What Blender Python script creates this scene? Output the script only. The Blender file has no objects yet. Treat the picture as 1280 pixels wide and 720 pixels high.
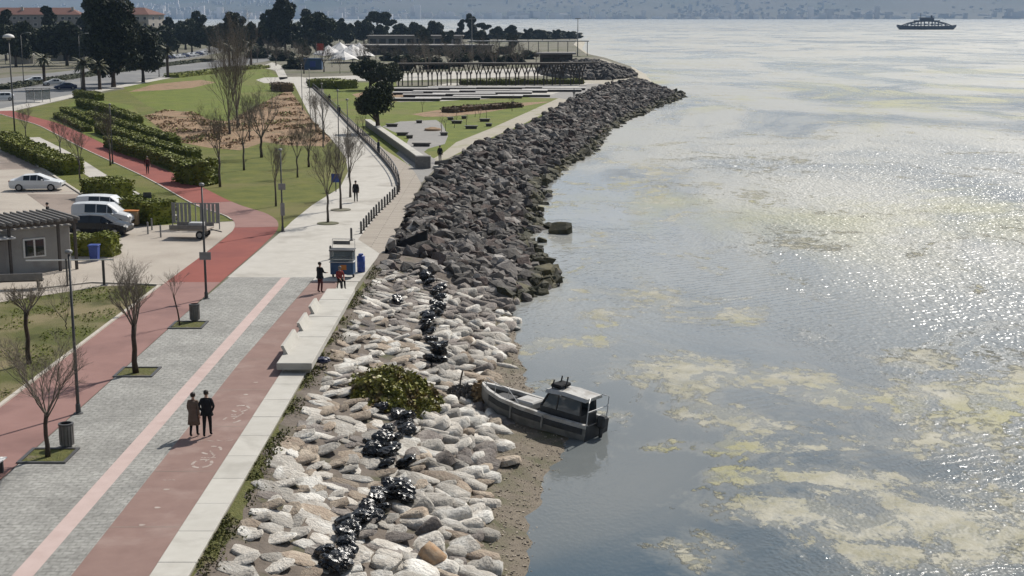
import bpy, bmesh, math, random
import numpy as np
from mathutils import Vector, Matrix, noise as mnoise

random.seed(7)
rng = np.random.default_rng(7)
scene = bpy.context.scene
C = scene.collection
R = math.radians

# ------------------------------------------------------------------ camera
cam_d = bpy.data.cameras.new('camera')
cam = bpy.data.objects.new('camera', cam_d)
C.objects.link(cam)
cam.location = (0, 0, 15)
cam.rotation_euler = (R(79), 0, 0)
cam_d.sensor_width = 36
cam_d.lens = 36 * 1750 / 1280
cam_d.clip_start = 0.5
cam_d.clip_end = 40000
scene.camera = cam

# ------------------------------------------------------------------ sky, sun, exposure
SUN_AZ, SUN_EL = R(34), R(44)
world = bpy.data.worlds.new('World')
scene.world = world
world.use_nodes = True
wn, wl = world.node_tree.nodes, world.node_tree.links
wn.clear()
wout = wn.new('ShaderNodeOutputWorld')
bg = wn.new('ShaderNodeBackground'); bg.inputs['Strength'].default_value = 0.06
sky = wn.new('ShaderNodeTexSky'); sky.sky_type = 'NISHITA'; sky.sun_disc = False
sky.sun_elevation = SUN_EL; sky.sun_rotation = SUN_AZ
sky.air_density = 1.2; sky.dust_density = 1.5
tc = wn.new('ShaderNodeTexCoord')
sep = wn.new('ShaderNodeSeparateXYZ'); wl.new(tc.outputs['Generated'], sep.inputs[0])
den = wn.new('ShaderNodeMath'); den.operation = 'ADD'; den.inputs[1].default_value = 0.16
ab = wn.new('ShaderNodeMath'); ab.operation = 'ABSOLUTE'; wl.new(sep.outputs[2], ab.inputs[0]); wl.new(ab.outputs[0], den.inputs[0])
dv = wn.new('ShaderNodeVectorMath'); dv.operation = 'DIVIDE'
cmb = wn.new('ShaderNodeCombineXYZ'); [wl.new(den.outputs[0], cmb.inputs[i]) for i in range(3)]
wl.new(tc.outputs['Generated'], dv.inputs[0]); wl.new(cmb.outputs[0], dv.inputs[1])
cn = wn.new('ShaderNodeTexNoise'); cn.inputs['Scale'].default_value = 1.5; cn.inputs['Detail'].default_value = 6
cn.inputs['Roughness'].default_value = 0.55; cn.inputs['Distortion'].default_value = 0.4
wl.new(dv.outputs[0], cn.inputs['Vector'])
cr = wn.new('ShaderNodeMapRange'); cr.interpolation_type = 'SMOOTHSTEP'
cr.inputs['From Min'].default_value = 0.46; cr.inputs['From Max'].default_value = 0.6
wl.new(cn.outputs[0], cr.inputs['Value'])
cm = wn.new('ShaderNodeMix'); cm.data_type = 'RGBA'
# clouds scatter forward: brighter towards the sun than away from it
sd_ = wn.new('ShaderNodeVectorMath'); sd_.operation = 'DOT_PRODUCT'
sd_.inputs[1].default_value = (math.sin(SUN_AZ) * math.cos(SUN_EL), math.cos(SUN_AZ) * math.cos(SUN_EL), math.sin(SUN_EL))
wl.new(tc.outputs['Generated'], sd_.inputs[0])
sr = wn.new('ShaderNodeMapRange'); sr.inputs['From Min'].default_value = 0.0; sr.inputs['From Max'].default_value = 1.0
sr.inputs['To Min'].default_value = 4.2; sr.inputs['To Max'].default_value = 14.0
wl.new(sd_.outputs['Value'], sr.inputs['Value'])
cc_ = wn.new('ShaderNodeCombineColor')
for i_, k_ in enumerate((0.97, 0.995, 1.04)):
    mu_ = wn.new('ShaderNodeMath'); mu_.operation = 'MULTIPLY'; mu_.inputs[1].default_value = k_
    wl.new(sr.outputs[0], mu_.inputs[0]); wl.new(mu_.outputs[0], cc_.inputs[i_])
wl.new(cc_.outputs[0], cm.inputs['B'])
wl.new(cr.outputs[0], cm.inputs['Factor']); wl.new(sky.outputs[0], cm.inputs['A'])
wl.new(cm.outputs['Result'], bg.inputs['Color']); wl.new(bg.outputs[0], wout.inputs['Surface'])

sun_d = bpy.data.lights.new('sun', 'SUN'); sun_d.energy = 5.0; sun_d.angle = R(0.53); sun_d.color = (1, 0.95, 0.87)
sun = bpy.data.objects.new('sun', sun_d); C.objects.link(sun)
sdir = Vector((math.sin(SUN_AZ) * math.cos(SUN_EL), math.cos(SUN_AZ) * math.cos(SUN_EL), math.sin(SUN_EL)))
sun.rotation_euler = (-sdir).to_track_quat('-Z', 'Y').to_euler()
sun.location = (60, 60, 80)

vs = scene.view_settings
vs.view_transform = 'Standard'; vs.look = 'None'; vs.gamma = 1; vs.use_curve_mapping = False
vs.exposure = 0.12
scene.render.engine = 'CYCLES'
cy = scene.cycles
cy.use_denoising = True
cy.max_bounces = 6; cy.diffuse_bounces = 2; cy.glossy_bounces = 3; cy.transmission_bounces = 4
cy.transparent_max_bounces = 8; cy.volume_bounces = 0
cy.use_adaptive_sampling = True; cy.adaptive_threshold = 0.02
cy.sample_clamp_indirect = 6

# ------------------------------------------------------------------ materials
MATS = {}
def mat(name, c1, c2=None, sc=2.0, c3=None, sc3=0.15, t3=(0.5, 0.62), rough=0.85, bump=0.0, bsc=8.0, bdist=0.05,
        spec=0.3, metal=0.0, vary=0.0, alpha=None, objco=False, stretch=None, detail=6):
    """procedural surface: two tones broken up by noise, a third tone in large patches, fine relief"""
    m = bpy.data.materials.new(name); m.use_nodes = True
    n, l = m.node_tree.nodes, m.node_tree.links
    b = n['Principled BSDF']
    b.inputs['Roughness'].default_value = rough
    b.inputs['Specular IOR Level'].default_value = spec
    b.inputs['Metallic'].default_value = metal
    co = n.new('ShaderNodeTexCoord').outputs['Object'] if objco else n.new('ShaderNodeNewGeometry').outputs['Position']
    if stretch:
        vm = n.new('ShaderNodeVectorMath'); vm.operation = 'MULTIPLY'; vm.inputs[1].default_value = stretch
        l.new(co, vm.inputs[0]); co = vm.outputs[0]
    def nz(scale, det=detail, dist=0.0):
        t = n.new('ShaderNodeTexNoise'); t.inputs['Scale'].default_value = scale
        t.inputs['Detail'].default_value = det; t.inputs['Roughness'].default_value = 0.6; t.inputs['Distortion'].default_value = dist
        l.new(co, t.inputs['Vector']); return t.outputs[0]
    def mr(v, a, c):
        r = n.new('ShaderNodeMapRange'); r.inputs['From Min'].default_value = a; r.inputs['From Max'].default_value = c
        l.new(v, r.inputs['Value']); return r.outputs[0]
    def mix(f, a, c, mode='MIX'):
        x = n.new('ShaderNodeMix'); x.data_type = 'RGBA'; x.blend_type = mode
        for s, v in (('Factor', f), ('A', a), ('B', c)):
            if isinstance(v, (tuple, float, int)):
                x.inputs[s].default_value = v if not isinstance(v, tuple) else (*v, 1)
            else: l.new(v, x.inputs[s])
        return x.outputs['Result']
    col = None
    c2 = c2 or tuple(x * 0.82 for x in c1)
    col = mix(mr(nz(sc), 0.32, 0.68), c1, c2)
    if c3: col = mix(mr(nz(sc3, 5, 0.3), *t3), col, c3)
    if vary:
        oi = n.new('ShaderNodeObjectInfo'); g = n.new('ShaderNodeNewGeometry')
        ad = n.new('ShaderNodeMath'); ad.operation = 'ADD'
        l.new(oi.outputs['Random'], ad.inputs[0]); l.new(g.outputs['Random Per Island'], ad.inputs[1])
        fr = n.new('ShaderNodeMath'); fr.operation = 'FRACT'; l.new(ad.outputs[0], fr.inputs[0])
        r = n.new('ShaderNodeMapRange'); r.inputs['To Min'].default_value = 1 - vary; r.inputs['To Max'].default_value = 1 + vary
        l.new(fr.outputs[0], r.inputs['Value'])
        cc = n.new('ShaderNodeCombineColor'); [l.new(r.outputs[0], cc.inputs[i]) for i in range(3)]
        col = mix(1.0, col, cc.outputs[0], 'MULTIPLY')
    l.new(col, b.inputs['Base Color'])
    if bump:
        bp = n.new('ShaderNodeBump'); bp.inputs['Strength'].default_value = bump; bp.inputs['Distance'].default_value = bdist
        l.new(nz(bsc), bp.inputs['Height']); l.new(bp.outputs[0], b.inputs['Normal'])
    if alpha is not None: b.inputs['Alpha'].default_value = alpha
    MATS[name] = m
    return m

def glass(name, col, rough=0.05):
    m = bpy.data.materials.new(name); m.use_nodes = True
    b = m.node_tree.nodes['Principled BSDF']
    b.inputs['Base Color'].default_value = (*col, 1); b.inputs['Roughness'].default_value = rough
    b.inputs['Specular IOR Level'].default_value = 0.7
    MATS[name] = m
    return m

def clear_glass(name):
    m = bpy.data.materials.new(name); m.use_nodes = True
    b = m.node_tree.nodes['Principled BSDF']
    b.inputs['Base Color'].default_value = (0.16, 0.2, 0.22, 1); b.inputs['Roughness'].default_value = 0.05
    b.inputs['Alpha'].default_value = 0.5
    MATS[name] = m
    return m

# ground surfaces
mat('earth', (0.13, 0.12, 0.085), (0.17, 0.155, 0.115), 0.3, (0.09, 0.095, 0.04), 0.04, bump=0.3)
mat('grass', (0.072, 0.09, 0.008), (0.135, 0.14, 0.018), 0.5, (0.155, 0.135, 0.045), 0.09, (0.5, 0.7), bump=0.7, bsc=14, bdist=0.08)
mat('grass_lush', (0.078, 0.11, 0.007), (0.145, 0.168, 0.014), 0.35, (0.15, 0.14, 0.035), 0.06, (0.52, 0.7), bump=0.6, bsc=10, bdist=0.08)
mat('grass_dry', (0.1, 0.102, 0.025), (0.07, 0.08, 0.014), 0.9, (0.2, 0.165, 0.085), 0.22, (0.42, 0.58), bump=0.7, bsc=12, bdist=0.08)
mat('bare_soil', (0.33, 0.22, 0.13), (0.23, 0.145, 0.085), 0.8, (0.13, 0.115, 0.05), 0.2, (0.54, 0.68), bump=1.0, bsc=3, bdist=0.2)
mat('asphalt', (0.16, 0.16, 0.16), (0.2, 0.2, 0.2), 0.5, (0.24, 0.235, 0.225), 0.06, bump=0.15, bsc=30)
mat('concrete_light', (0.44, 0.415, 0.37), (0.5, 0.475, 0.43), 0.9, (0.35, 0.325, 0.285), 0.3, (0.53, 0.68), bump=0.15, bsc=20, bdist=0.02)
mat('concrete_edge', (0.46, 0.44, 0.395), (0.51, 0.49, 0.445), 1.6, (0.38, 0.36, 0.32), 0.5, (0.52, 0.72), bump=0.15, bsc=25, bdist=0.02, vary=0.04)
mat('kerb_stone', (0.42, 0.38, 0.33), (0.5, 0.46, 0.4), 2.5, bump=0.2, bsc=20, bdist=0.02, vary=0.06)
mat('parking_beige', (0.38, 0.335, 0.285), (0.43, 0.385, 0.33), 0.5, (0.3, 0.26, 0.22), 0.12, (0.5, 0.7), bump=0.15, bsc=20)
mat('bay_brown', (0.25, 0.2, 0.17), (0.29, 0.235, 0.2), 0.7, (0.2, 0.165, 0.14), 0.2, bump=0.15, bsc=20)
mat('track_pink', (0.25, 0.14, 0.122), (0.285, 0.165, 0.145), 0.8, (0.2, 0.112, 0.1), 0.25, (0.48, 0.68), bump=0.2, bsc=40, bdist=0.01)
mat('track_red', (0.235, 0.068, 0.052), (0.27, 0.08, 0.062), 0.6, (0.2, 0.06, 0.05), 0.2, (0.45, 0.65), bump=0.2, bsc=40, bdist=0.01)
mat('strip_brown', (0.22, 0.14, 0.12), (0.265, 0.175, 0.15), 1.1, (0.32, 0.235, 0.205), 0.45, (0.52, 0.74), bump=0.2, bsc=30, bdist=0.01)
mat('stripe_pink', (0.47, 0.36, 0.33), (0.53, 0.415, 0.385), 1.4, (0.44, 0.33, 0.3), 0.5, (0.55, 0.7))
mat('worn_white', (0.3, 0.225, 0.195), (0.47, 0.41, 0.37), 4)
mat('gravel_grey', (0.235, 0.225, 0.215), (0.28, 0.27, 0.255), 1.2, (0.32, 0.3, 0.27), 0.12, (0.5, 0.7), bump=0.4, bsc=18)
mat('sand_path', (0.33, 0.3, 0.245), (0.4, 0.365, 0.3), 0.6, (0.22, 0.22, 0.1), 0.15, (0.55, 0.68), bump=0.3, bsc=12)
mat('mortar', (0.115, 0.094, 0.076), (0.17, 0.14, 0.115), 2.0, (0.07, 0.07, 0.03), 0.45, (0.54, 0.66), bump=0.8, bsc=5, bdist=0.08)
mat('moss', (0.085, 0.095, 0.02), (0.13, 0.125, 0.035), 3, (0.18, 0.15, 0.09), 0.8, (0.55, 0.65), bump=1.0, bsc=9, bdist=0.12)
mat('slope_stone', (0.52, 0.49, 0.44), (0.4, 0.365, 0.32), 2.6, (0.62, 0.6, 0.555), 0.9, (0.5, 0.62), bump=1.0, bsc=7, bdist=0.14, vary=0.34, rough=0.9)
mat('slope_stone_tan', (0.38, 0.32, 0.25), (0.28, 0.215, 0.165), 2.4, (0.46, 0.39, 0.31), 0.9, bump=1.0, bsc=7, bdist=0.14, vary=0.3, rough=0.9)
mat('slope_stone_dark', (0.24, 0.215, 0.195), (0.165, 0.14, 0.125), 2.4, (0.29, 0.26, 0.235), 0.9, bump=1.0, bsc=7, bdist=0.14, vary=0.3, rough=0.9)
mat('slope_stone_rust', (0.36, 0.21, 0.11), (0.4, 0.31, 0.22), 3, bump=0.6, bsc=9, rough=0.9)
mat('armour_rock', (0.115, 0.104, 0.094), (0.058, 0.052, 0.047), 1.1, (0.2, 0.186, 0.17), 0.5, (0.5, 0.66), bump=0.8, bsc=5, bdist=0.1, vary=0.4, rough=0.9)
mat('armour_rock_red', (0.125, 0.098, 0.086), (0.062, 0.045, 0.04), 1.1, (0.175, 0.138, 0.122), 0.5, (0.54, 0.66), bump=0.8, bsc=5, bdist=0.1, vary=0.35, rough=0.9)
mat('armour_rock_pale', (0.22, 0.2, 0.182), (0.14, 0.124, 0.115), 1.3, (0.3, 0.28, 0.258), 0.6, bump=0.8, bsc=5, bdist=0.1, vary=0.3, rough=0.9)
mat('rock_weed', (0.04, 0.04, 0.02), (0.06, 0.055, 0.03), 2, (0.1, 0.085, 0.04), 0.7, bump=0.8, bsc=5, bdist=0.1, vary=0.35, rough=0.75)
mat('beach', (0.13, 0.105, 0.076), (0.195, 0.16, 0.118), 3.5, (0.095, 0.09, 0.045), 0.45, (0.48, 0.62), bump=0.9, bsc=14, bdist=0.06, rough=0.75)
mat('pebble', (0.36, 0.31, 0.25), (0.26, 0.215, 0.17), 4, vary=0.5, rough=0.85)
# planting
mat('bark', (0.085, 0.062, 0.047), (0.05, 0.037, 0.028), 6, bump=0.5, bsc=20, bdist=0.02)
mat('bark_grey', (0.13, 0.112, 0.095), (0.085, 0.07, 0.058), 6, bump=0.5, bsc=20, bdist=0.02)
mat('twig', (0.17, 0.145, 0.115), (0.125, 0.105, 0.084), 3)
mat('leaf_dark', (0.032, 0.042, 0.018), (0.05, 0.06, 0.024), 0.7, vary=0.45, rough=0.7)
mat('leaf_deep', (0.022, 0.03, 0.015), (0.036, 0.044, 0.02), 0.7, vary=0.45, rough=0.75)
mat('leaf_mid', (0.04, 0.05, 0.02), (0.065, 0.07, 0.028), 0.8, vary=0.4, rough=0.7)
mat('leaf_hedge', (0.115, 0.14, 0.015), (0.18, 0.185, 0.028), 0.8, vary=0.45, rough=0.6)
mat('leaf_palm', (0.07, 0.075, 0.035), (0.1, 0.095, 0.05), 1, vary=0.3, rough=0.6)
mat('straw', (0.36, 0.25, 0.15), (0.25, 0.165, 0.095), 1.2, vary=0.4)
mat('leaf_brown', (0.12, 0.085, 0.05), (0.17, 0.12, 0.07), 1, vary=0.4)
mat('seaweed', (0.17, 0.18, 0.03), (0.27, 0.24, 0.06), 2.2, (0.17, 0.12, 0.055), 1.1, (0.5, 0.6), vary=0.55, rough=0.5, spec=0.4)
mat('seaweed_dry', (0.3, 0.215, 0.12), (0.2, 0.14, 0.08), 4, vary=0.4)
# made things
mat('dark_metal', (0.05, 0.05, 0.052), (0.075, 0.072, 0.07), 3, rough=0.5, spec=0.5)
mat('grey_metal', (0.2, 0.2, 0.2), (0.27, 0.265, 0.26), 3, rough=0.5, spec=0.5)
mat('light_metal', (0.5, 0.5, 0.5), (0.42, 0.42, 0.42), 3, rough=0.45, spec=0.5)
mat('bin_grey', (0.16, 0.15, 0.14), (0.22, 0.205, 0.19), 4, rough=0.6)
mat('white_paint', (0.62, 0.61, 0.59), (0.7, 0.69, 0.67), 2, rough=0.6)
mat('car_white', (0.66, 0.68, 0.7), (0.7, 0.71, 0.72), 2, rough=0.25, spec=0.5)
mat('car_silver', (0.55, 0.57, 0.59), (0.6, 0.61, 0.62), 2, rough=0.25, spec=0.5)
mat('car_black', (0.012, 0.012, 0.014), (0.018, 0.018, 0.02), 2, rough=0.2, spec=0.5)
mat('car_blue', (0.02, 0.03, 0.08), (0.03, 0.04, 0.1), 2, rough=0.25, spec=0.5)
mat('car_red', (0.25, 0.03, 0.025), (0.28, 0.04, 0.03), 2, rough=0.25, spec=0.5)
mat('tyre', (0.018, 0.018, 0.018), (0.026, 0.026, 0.026), 6, rough=0.9)
mat('rim', (0.35, 0.35, 0.36), (0.25, 0.25, 0.26), 6, rough=0.4, metal=0.6)
mat('lamp_clear', (0.6, 0.6, 0.58), (0.55, 0.55, 0.55), 6, rough=0.15)
mat('lamp_red', (0.3, 0.02, 0.015), (0.25, 0.02, 0.015), 6, rough=0.2)
glass('glass_dark', (0.018, 0.022, 0.026))
glass('glass_tint', (0.1, 0.12, 0.135))
clear_glass('glass_clear')
mat('bag_black', (0.005, 0.005, 0.006), (0.008, 0.008, 0.009), 5, rough=0.24, spec=0.5, bump=0.4, bsc=20, bdist=0.03, objco=True)
mat('bag_navy', (0.014, 0.016, 0.045), (0.02, 0.022, 0.06), 5, rough=0.4, spec=0.5)
mat('hull_grey', (0.22, 0.215, 0.2), (0.16, 0.155, 0.145), 2.2, (0.29, 0.28, 0.26), 0.9, rough=0.55, objco=True)
mat('hull_dark', (0.035, 0.037, 0.04), (0.06, 0.06, 0.06), 3, rough=0.6, objco=True)
mat('boat_white', (0.48, 0.47, 0.45), (0.36, 0.35, 0.33), 2.5, (0.26, 0.24, 0.215), 1.6, (0.5, 0.65), rough=0.5, objco=True)
mat('boat_deck', (0.15, 0.145, 0.14), (0.22, 0.21, 0.2), 3, rough=0.7, objco=True)
mat('net_rope', (0.16, 0.15, 0.14), (0.09, 0.085, 0.08), 8)
mat('kiosk_wall', (0.3, 0.29, 0.275), (0.35, 0.335, 0.315), 1.2, (0.235, 0.215, 0.2), 0.5, (0.5, 0.7), rough=0.7)
mat('slat_dark', (0.07, 0.06, 0.055), (0.1, 0.088, 0.08), 3, rough=0.8)
mat('blue_plastic', (0.02, 0.05, 0.24), (0.03, 0.065, 0.28), 3, rough=0.45, spec=0.5)
mat('blue_panel', (0.035, 0.075, 0.15), (0.05, 0.095, 0.18), 3, rough=0.5)
mat('cart_panel', (0.14, 0.2, 0.25), (0.19, 0.25, 0.29), 3, rough=0.45)
mat('red_panel', (0.4, 0.03, 0.025), (0.45, 0.045, 0.03), 3, rough=0.6)
mat('orange_panel', (0.5, 0.2, 0.05), (0.45, 0.16, 0.05), 3, rough=0.6)
mat('tent_white', (0.7, 0.68, 0.66), (0.62, 0.6, 0.58), 1, rough=0.7)
mat('wood_dark', (0.055, 0.048, 0.042), (0.085, 0.072, 0.06), 2, rough=0.8)
mat('slab_top', (0.4, 0.385, 0.37), (0.47, 0.455, 0.435), 0.6, vary=0.1)
mat('facade_grey', (0.25, 0.235, 0.225), (0.3, 0.28, 0.265), 0.15, rough=0.85)
mat('facade_cream', (0.42, 0.39, 0.35), (0.48, 0.445, 0.4), 0.15, rough=0.85)
mat('roof_red', (0.17, 0.08, 0.06), (0.14, 0.065, 0.05), 0.4, bump=0.3, bsc=2)
mat('ferry_dark', (0.035, 0.042, 0.06), (0.05, 0.058, 0.08), 0.1, rough=0.6)
mat('ferry_white', (0.5, 0.51, 0.52), (0.42, 0.43, 0.45), 0.1, rough=0.6)
mat('hill', (0.07, 0.072, 0.05), (0.115, 0.105, 0.08), 0.0016, (0.05, 0.06, 0.035), 0.0006, (0.5, 0.6))
mat('town', (0.7, 0.66, 0.62), (0.5, 0.47, 0.44), 0.003, vary=0.3)
# clothes and skin
mat('skin', (0.42, 0.26, 0.19), (0.45, 0.28, 0.2), 6, rough=0.6)
mat('hair_dark', (0.02, 0.016, 0.013), (0.035, 0.027, 0.02), 20, rough=0.6)
mat('hair_grey', (0.2, 0.19, 0.18), (0.13, 0.12, 0.115), 20, rough=0.7)
mat('cloth_black', (0.012, 0.012, 0.014), (0.02, 0.02, 0.022), 8, rough=0.95)
mat('cloth_brown', (0.16, 0.115, 0.088), (0.12, 0.085, 0.065), 8, rough=0.95)
mat('cloth_navy', (0.02, 0.024, 0.04), (0.03, 0.035, 0.055), 8, rough=0.95)
mat('cloth_red', (0.28, 0.05, 0.045), (0.22, 0.04, 0.035), 8, rough=0.95)
mat('cloth_maroon', (0.1, 0.03, 0.03), (0.08, 0.025, 0.025), 8, rough=0.95)
mat('cloth_grey', (0.12, 0.12, 0.125), (0.09, 0.09, 0.095), 8, rough=0.95)

def paver_material():
    m = bpy.data.materials.new('pavers'); m.use_nodes = True
    n, l = m.node_tree.nodes, m.node_tree.links; b = n['Principled BSDF']; b.inputs['Roughness'].default_value = 0.85
    pos = n.new('ShaderNodeNewGeometry').outputs['Position']
    br = n.new('ShaderNodeTexBrick'); br.inputs['Scale'].default_value = 1.0
    br.inputs['Brick Width'].default_value = 0.34; br.inputs['Row Height'].default_value = 0.24; br.inputs['Mortar Size'].default_value = 0.014
    br.inputs['Color1'].default_value = (0.305, 0.3, 0.278, 1); br.inputs['Color2'].default_value = (0.265, 0.26, 0.24, 1)
    br.inputs['Mortar'].default_value = (0.19, 0.185, 0.17, 1)
    l.new(pos, br.inputs['Vector'])
    def nz(s, d=5):
        t = n.new('ShaderNodeTexNoise'); t.inputs['Scale'].default_value = s; t.inputs['Detail'].default_value = d; l.new(pos, t.inputs['Vector']); return t.outputs[0]
    def mul(col, f, lo, hi, a=0.35, c=0.65):
        r = n.new('ShaderNodeMapRange'); r.inputs['From Min'].default_value = a; r.inputs['From Max'].default_value = c
        r.inputs['To Min'].default_value = lo; r.inputs['To Max'].default_value = hi; l.new(f, r.inputs['Value'])
        cc = n.new('ShaderNodeCombineColor'); [l.new(r.outputs[0], cc.inputs[i]) for i in range(3)]
        x = n.new('ShaderNodeMix'); x.data_type = 'RGBA'; x.blend_type = 'MULTIPLY'; x.inputs['Factor'].default_value = 1
        l.new(col, x.inputs['A']); l.new(cc.outputs[0], x.inputs['B']); return x.outputs['Result']
    col = mul(br.outputs['Color'], nz(0.35), 0.86, 1.12)
    col = mul(col, nz(1.3, 6), 0.9, 1.06)
    col = mul(col, nz(6, 3), 0.8, 1.2)
    l.new(col, b.inputs['Base Color'])
    bp = n.new('ShaderNodeBump'); bp.inputs['Strength'].default_value = 0.25; bp.inputs['Distance'].default_value = 0.01; bp.invert = True
    l.new(br.outputs['Fac'], bp.inputs['Height']); l.new(bp.outputs[0], b.inputs['Normal'])
    MATS['pavers'] = m
paver_material()

def decking_material():
    """weathered boards laid across the walk: joints and board tones"""
    m = bpy.data.materials.new('decking'); m.use_nodes = True
    n, l = m.node_tree.nodes, m.node_tree.links; b = n['Principled BSDF']; b.inputs['Roughness'].default_value = 0.85
    pos = n.new('ShaderNodeNewGeometry').outputs['Position']
    br = n.new('ShaderNodeTexBrick'); br.inputs['Scale'].default_value = 1.0
    br.inputs['Brick Width'].default_value = 3.1; br.inputs['Row Height'].default_value = 0.42; br.inputs['Mortar Size'].default_value = 0.03
    br.inputs['Color1'].default_value = (0.37, 0.325, 0.27, 1); br.inputs['Color2'].default_value = (0.3, 0.26, 0.215, 1); br.inputs['Mortar'].default_value = (0.17, 0.145, 0.12, 1)
    l.new(pos, br.inputs['Vector']); l.new(br.outputs['Color'], b.inputs['Base Color'])
    MATS['decking'] = m
decking_material()

def water_material():
    m = bpy.data.materials.new('sea_water'); m.use_nodes = True
    n, l = m.node_tree.nodes, m.node_tree.links; b = n['Principled BSDF']
    pos = n.new('ShaderNodeNewGeometry').outputs['Position']
    def val(op, a, c=None, d=None, clamp=False):
        x = n.new('ShaderNodeMath'); x.operation = op; x.use_clamp = clamp
        for i, v in enumerate((a, c, d)):
            if v is None: continue
            if isinstance(v, (int, float)): x.inputs[i].default_value = v
            else: l.new(v, x.inputs[i])
        return x.outputs[0]
    def scaled(sx, sy, off=(0, 0, 0), rot=0):
        mp = n.new('ShaderNodeMapping'); mp.inputs['Scale'].default_value = (sx, sy, 1); mp.inputs['Location'].default_value = off
        mp.inputs['Rotation'].default_value = (0, 0, rot)
        l.new(pos, mp.inputs['Vector']); return mp.outputs[0]
    def nz(vec, det=5, rough=0.55, dist=0.0):
        t = n.new('ShaderNodeTexNoise'); t.inputs['Scale'].default_value = 1; t.inputs['Detail'].default_value = det
        t.inputs['Roughness'].default_value = rough; t.inputs['Distortion'].default_value = dist
        l.new(vec, t.inputs['Vector']); return t.outputs[0]
    def step(v, a, c):
        r = n.new('ShaderNodeMapRange'); r.interpolation_type = 'SMOOTHSTEP'
        r.inputs['From Min'].default_value = a; r.inputs['From Max'].default_value = c
        l.new(v, r.inputs['Value']); return r.outputs[0]
    def mixc(f, a, c):
        x = n.new('ShaderNodeMix'); x.data_type = 'RGBA'
        for s, v in (('Factor', f), ('A', a), ('B', c)):
            if isinstance(v, tuple): x.inputs[s].default_value = (*v, 1)
            elif isinstance(v, (int, float)): x.inputs[s].default_value = v
            else: l.new(v, x.inputs[s])
        return x.outputs['Result']
    sp = n.new('ShaderNodeSeparateXYZ'); l.new(pos, sp.inputs[0])
    X, Y = sp.outputs[0], sp.outputs[1]
    # drifting mats of algae: soft fields where the wind has gathered them
    field = None
    for (cx, cyy, rx, ry, k) in WEED:
        dx = val('DIVIDE', val('SUBTRACT', X, cx), rx); dy = val('DIVIDE', val('SUBTRACT', Y, cyy), ry)
        d = val('ADD', val('MULTIPLY', dx, dx), val('MULTIPLY', dy, dy))
        e = val('MULTIPLY', val('SUBTRACT', 1.0, d, clamp=True), k)
        field = e if field is None else val('MAXIMUM', field, e)
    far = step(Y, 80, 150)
    weed_n = nz(scaled(0.12, 0.085), 12, 0.68, 1.1)
    fine_n = nz(scaled(1.3, 1.0), 9, 0.74)
    hole_n = nz(scaled(0.55, 0.4, (8, 8, 2)), 10, 0.72, 0.5)
    base = val('ADD', weed_n, val('MULTIPLY', val('SUBTRACT', fine_n, 0.5), 0.55))
    lev = val('ADD', base, val('MULTIPLY', field, 0.2))
    weed = val('MULTIPLY', step(lev, 0.585, 0.635), val('ADD', 0.35, val('MULTIPLY', step(hole_n, 0.45, 0.5), 0.65)))
    weed = val('MULTIPLY', weed, val('ADD', 0.6, val('MULTIPLY', step(fine_n, 0.38, 0.58), 0.4)))
    thin = val('MULTIPLY', step(val('ADD', val('ADD', weed_n, val('MULTIPLY', field, 0.2)), val('MULTIPLY', val('SUBTRACT', hole_n, 0.5), 0.3)), 0.5, 0.6), 0.26)
    film_n = nz(scaled(0.03, 0.013, (7, 3, 0)), 8, 0.6, 0.9)
    film = val('MULTIPLY', step(film_n, 0.38, 0.58), step(Y, 52, 115))
    green_n = nz(scaled(0.03, 0.014, (3, 9, 0)), 9, 0.64, 0.6)
    green = val('MULTIPLY', step(green_n, 0.47, 0.62), far)
    green = val('MULTIPLY', green, val('SUBTRACT', 1.0, step(Y, 300, 650)))
    murk_sky_n = nz(scaled(0.035, 0.03, (11, 2, 0)), 6, 0.55, 0.8)
    murk_sky = mixc(step(murk_sky_n, 0.38, 0.62), (0.05, 0.085, 0.115), (0.155, 0.168, 0.168))  # bluish tone in the murk paints in reflected blue sky
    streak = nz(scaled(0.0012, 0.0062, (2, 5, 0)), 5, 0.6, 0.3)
    murk_sky = mixc(step(val('ADD', Y, X), 52, 120), murk_sky, (0.335, 0.345, 0.34))
    murk_sky = mixc(val('MULTIPLY', step(streak, 0.42, 0.6), step(Y, 220, 420)), murk_sky, (0.48, 0.49, 0.46))
    tone = nz(scaled(0.5, 0.5, (1, 1, 4)), 8, 0.7)
    weed_c = mixc(step(tone, 0.36, 0.64), (0.39, 0.37, 0.295), (0.25, 0.235, 0.155))
    weed_c = mixc(step(nz(scaled(0.07, 0.08, (5, 8, 1)), 6), 0.5, 0.68), weed_c, (0.29, 0.275, 0.135))
    col = mixc(val('MULTIPLY', film, 0.8), murk_sky, (0.44, 0.43, 0.385))
    col = mixc(val('MULTIPLY', green, 0.8), col, (0.4, 0.38, 0.175))
    col = mixc(thin, col, (0.38, 0.365, 0.31))
    col = mixc(weed, col, weed_c)
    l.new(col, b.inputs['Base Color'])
    cover = val('MAXIMUM', val('MAXIMUM', weed, thin), val('MULTIPLY', val('MAXIMUM', film, green), 0.5))
    b.inputs['IOR'].default_value = 1.33
    rip = step(nz(scaled(0.026, 0.018, (4, 1, 7)), 6, 0.6, 0.9), 0.44, 0.54)
    rip = val('MULTIPLY', rip, val('MULTIPLY', step(Y, 60, 84), 0.24))
    openw = step(val('ADD', val('ADD', X, val('MULTIPLY', val('MAXIMUM', val('SUBTRACT', 62.0, Y), 0.0), 0.3)), val('MULTIPLY', nz(scaled(0.05, 0.03, (1, 7, 3)), 7, 0.62, 0.5), 30)), 27, 43)
    openw = val('MULTIPLY', openw, val('SUBTRACT', 1.0, val('MULTIPLY', step(Y, 160, 250), 0.7)))
    rip = val('MAXIMUM', rip, openw)
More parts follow.
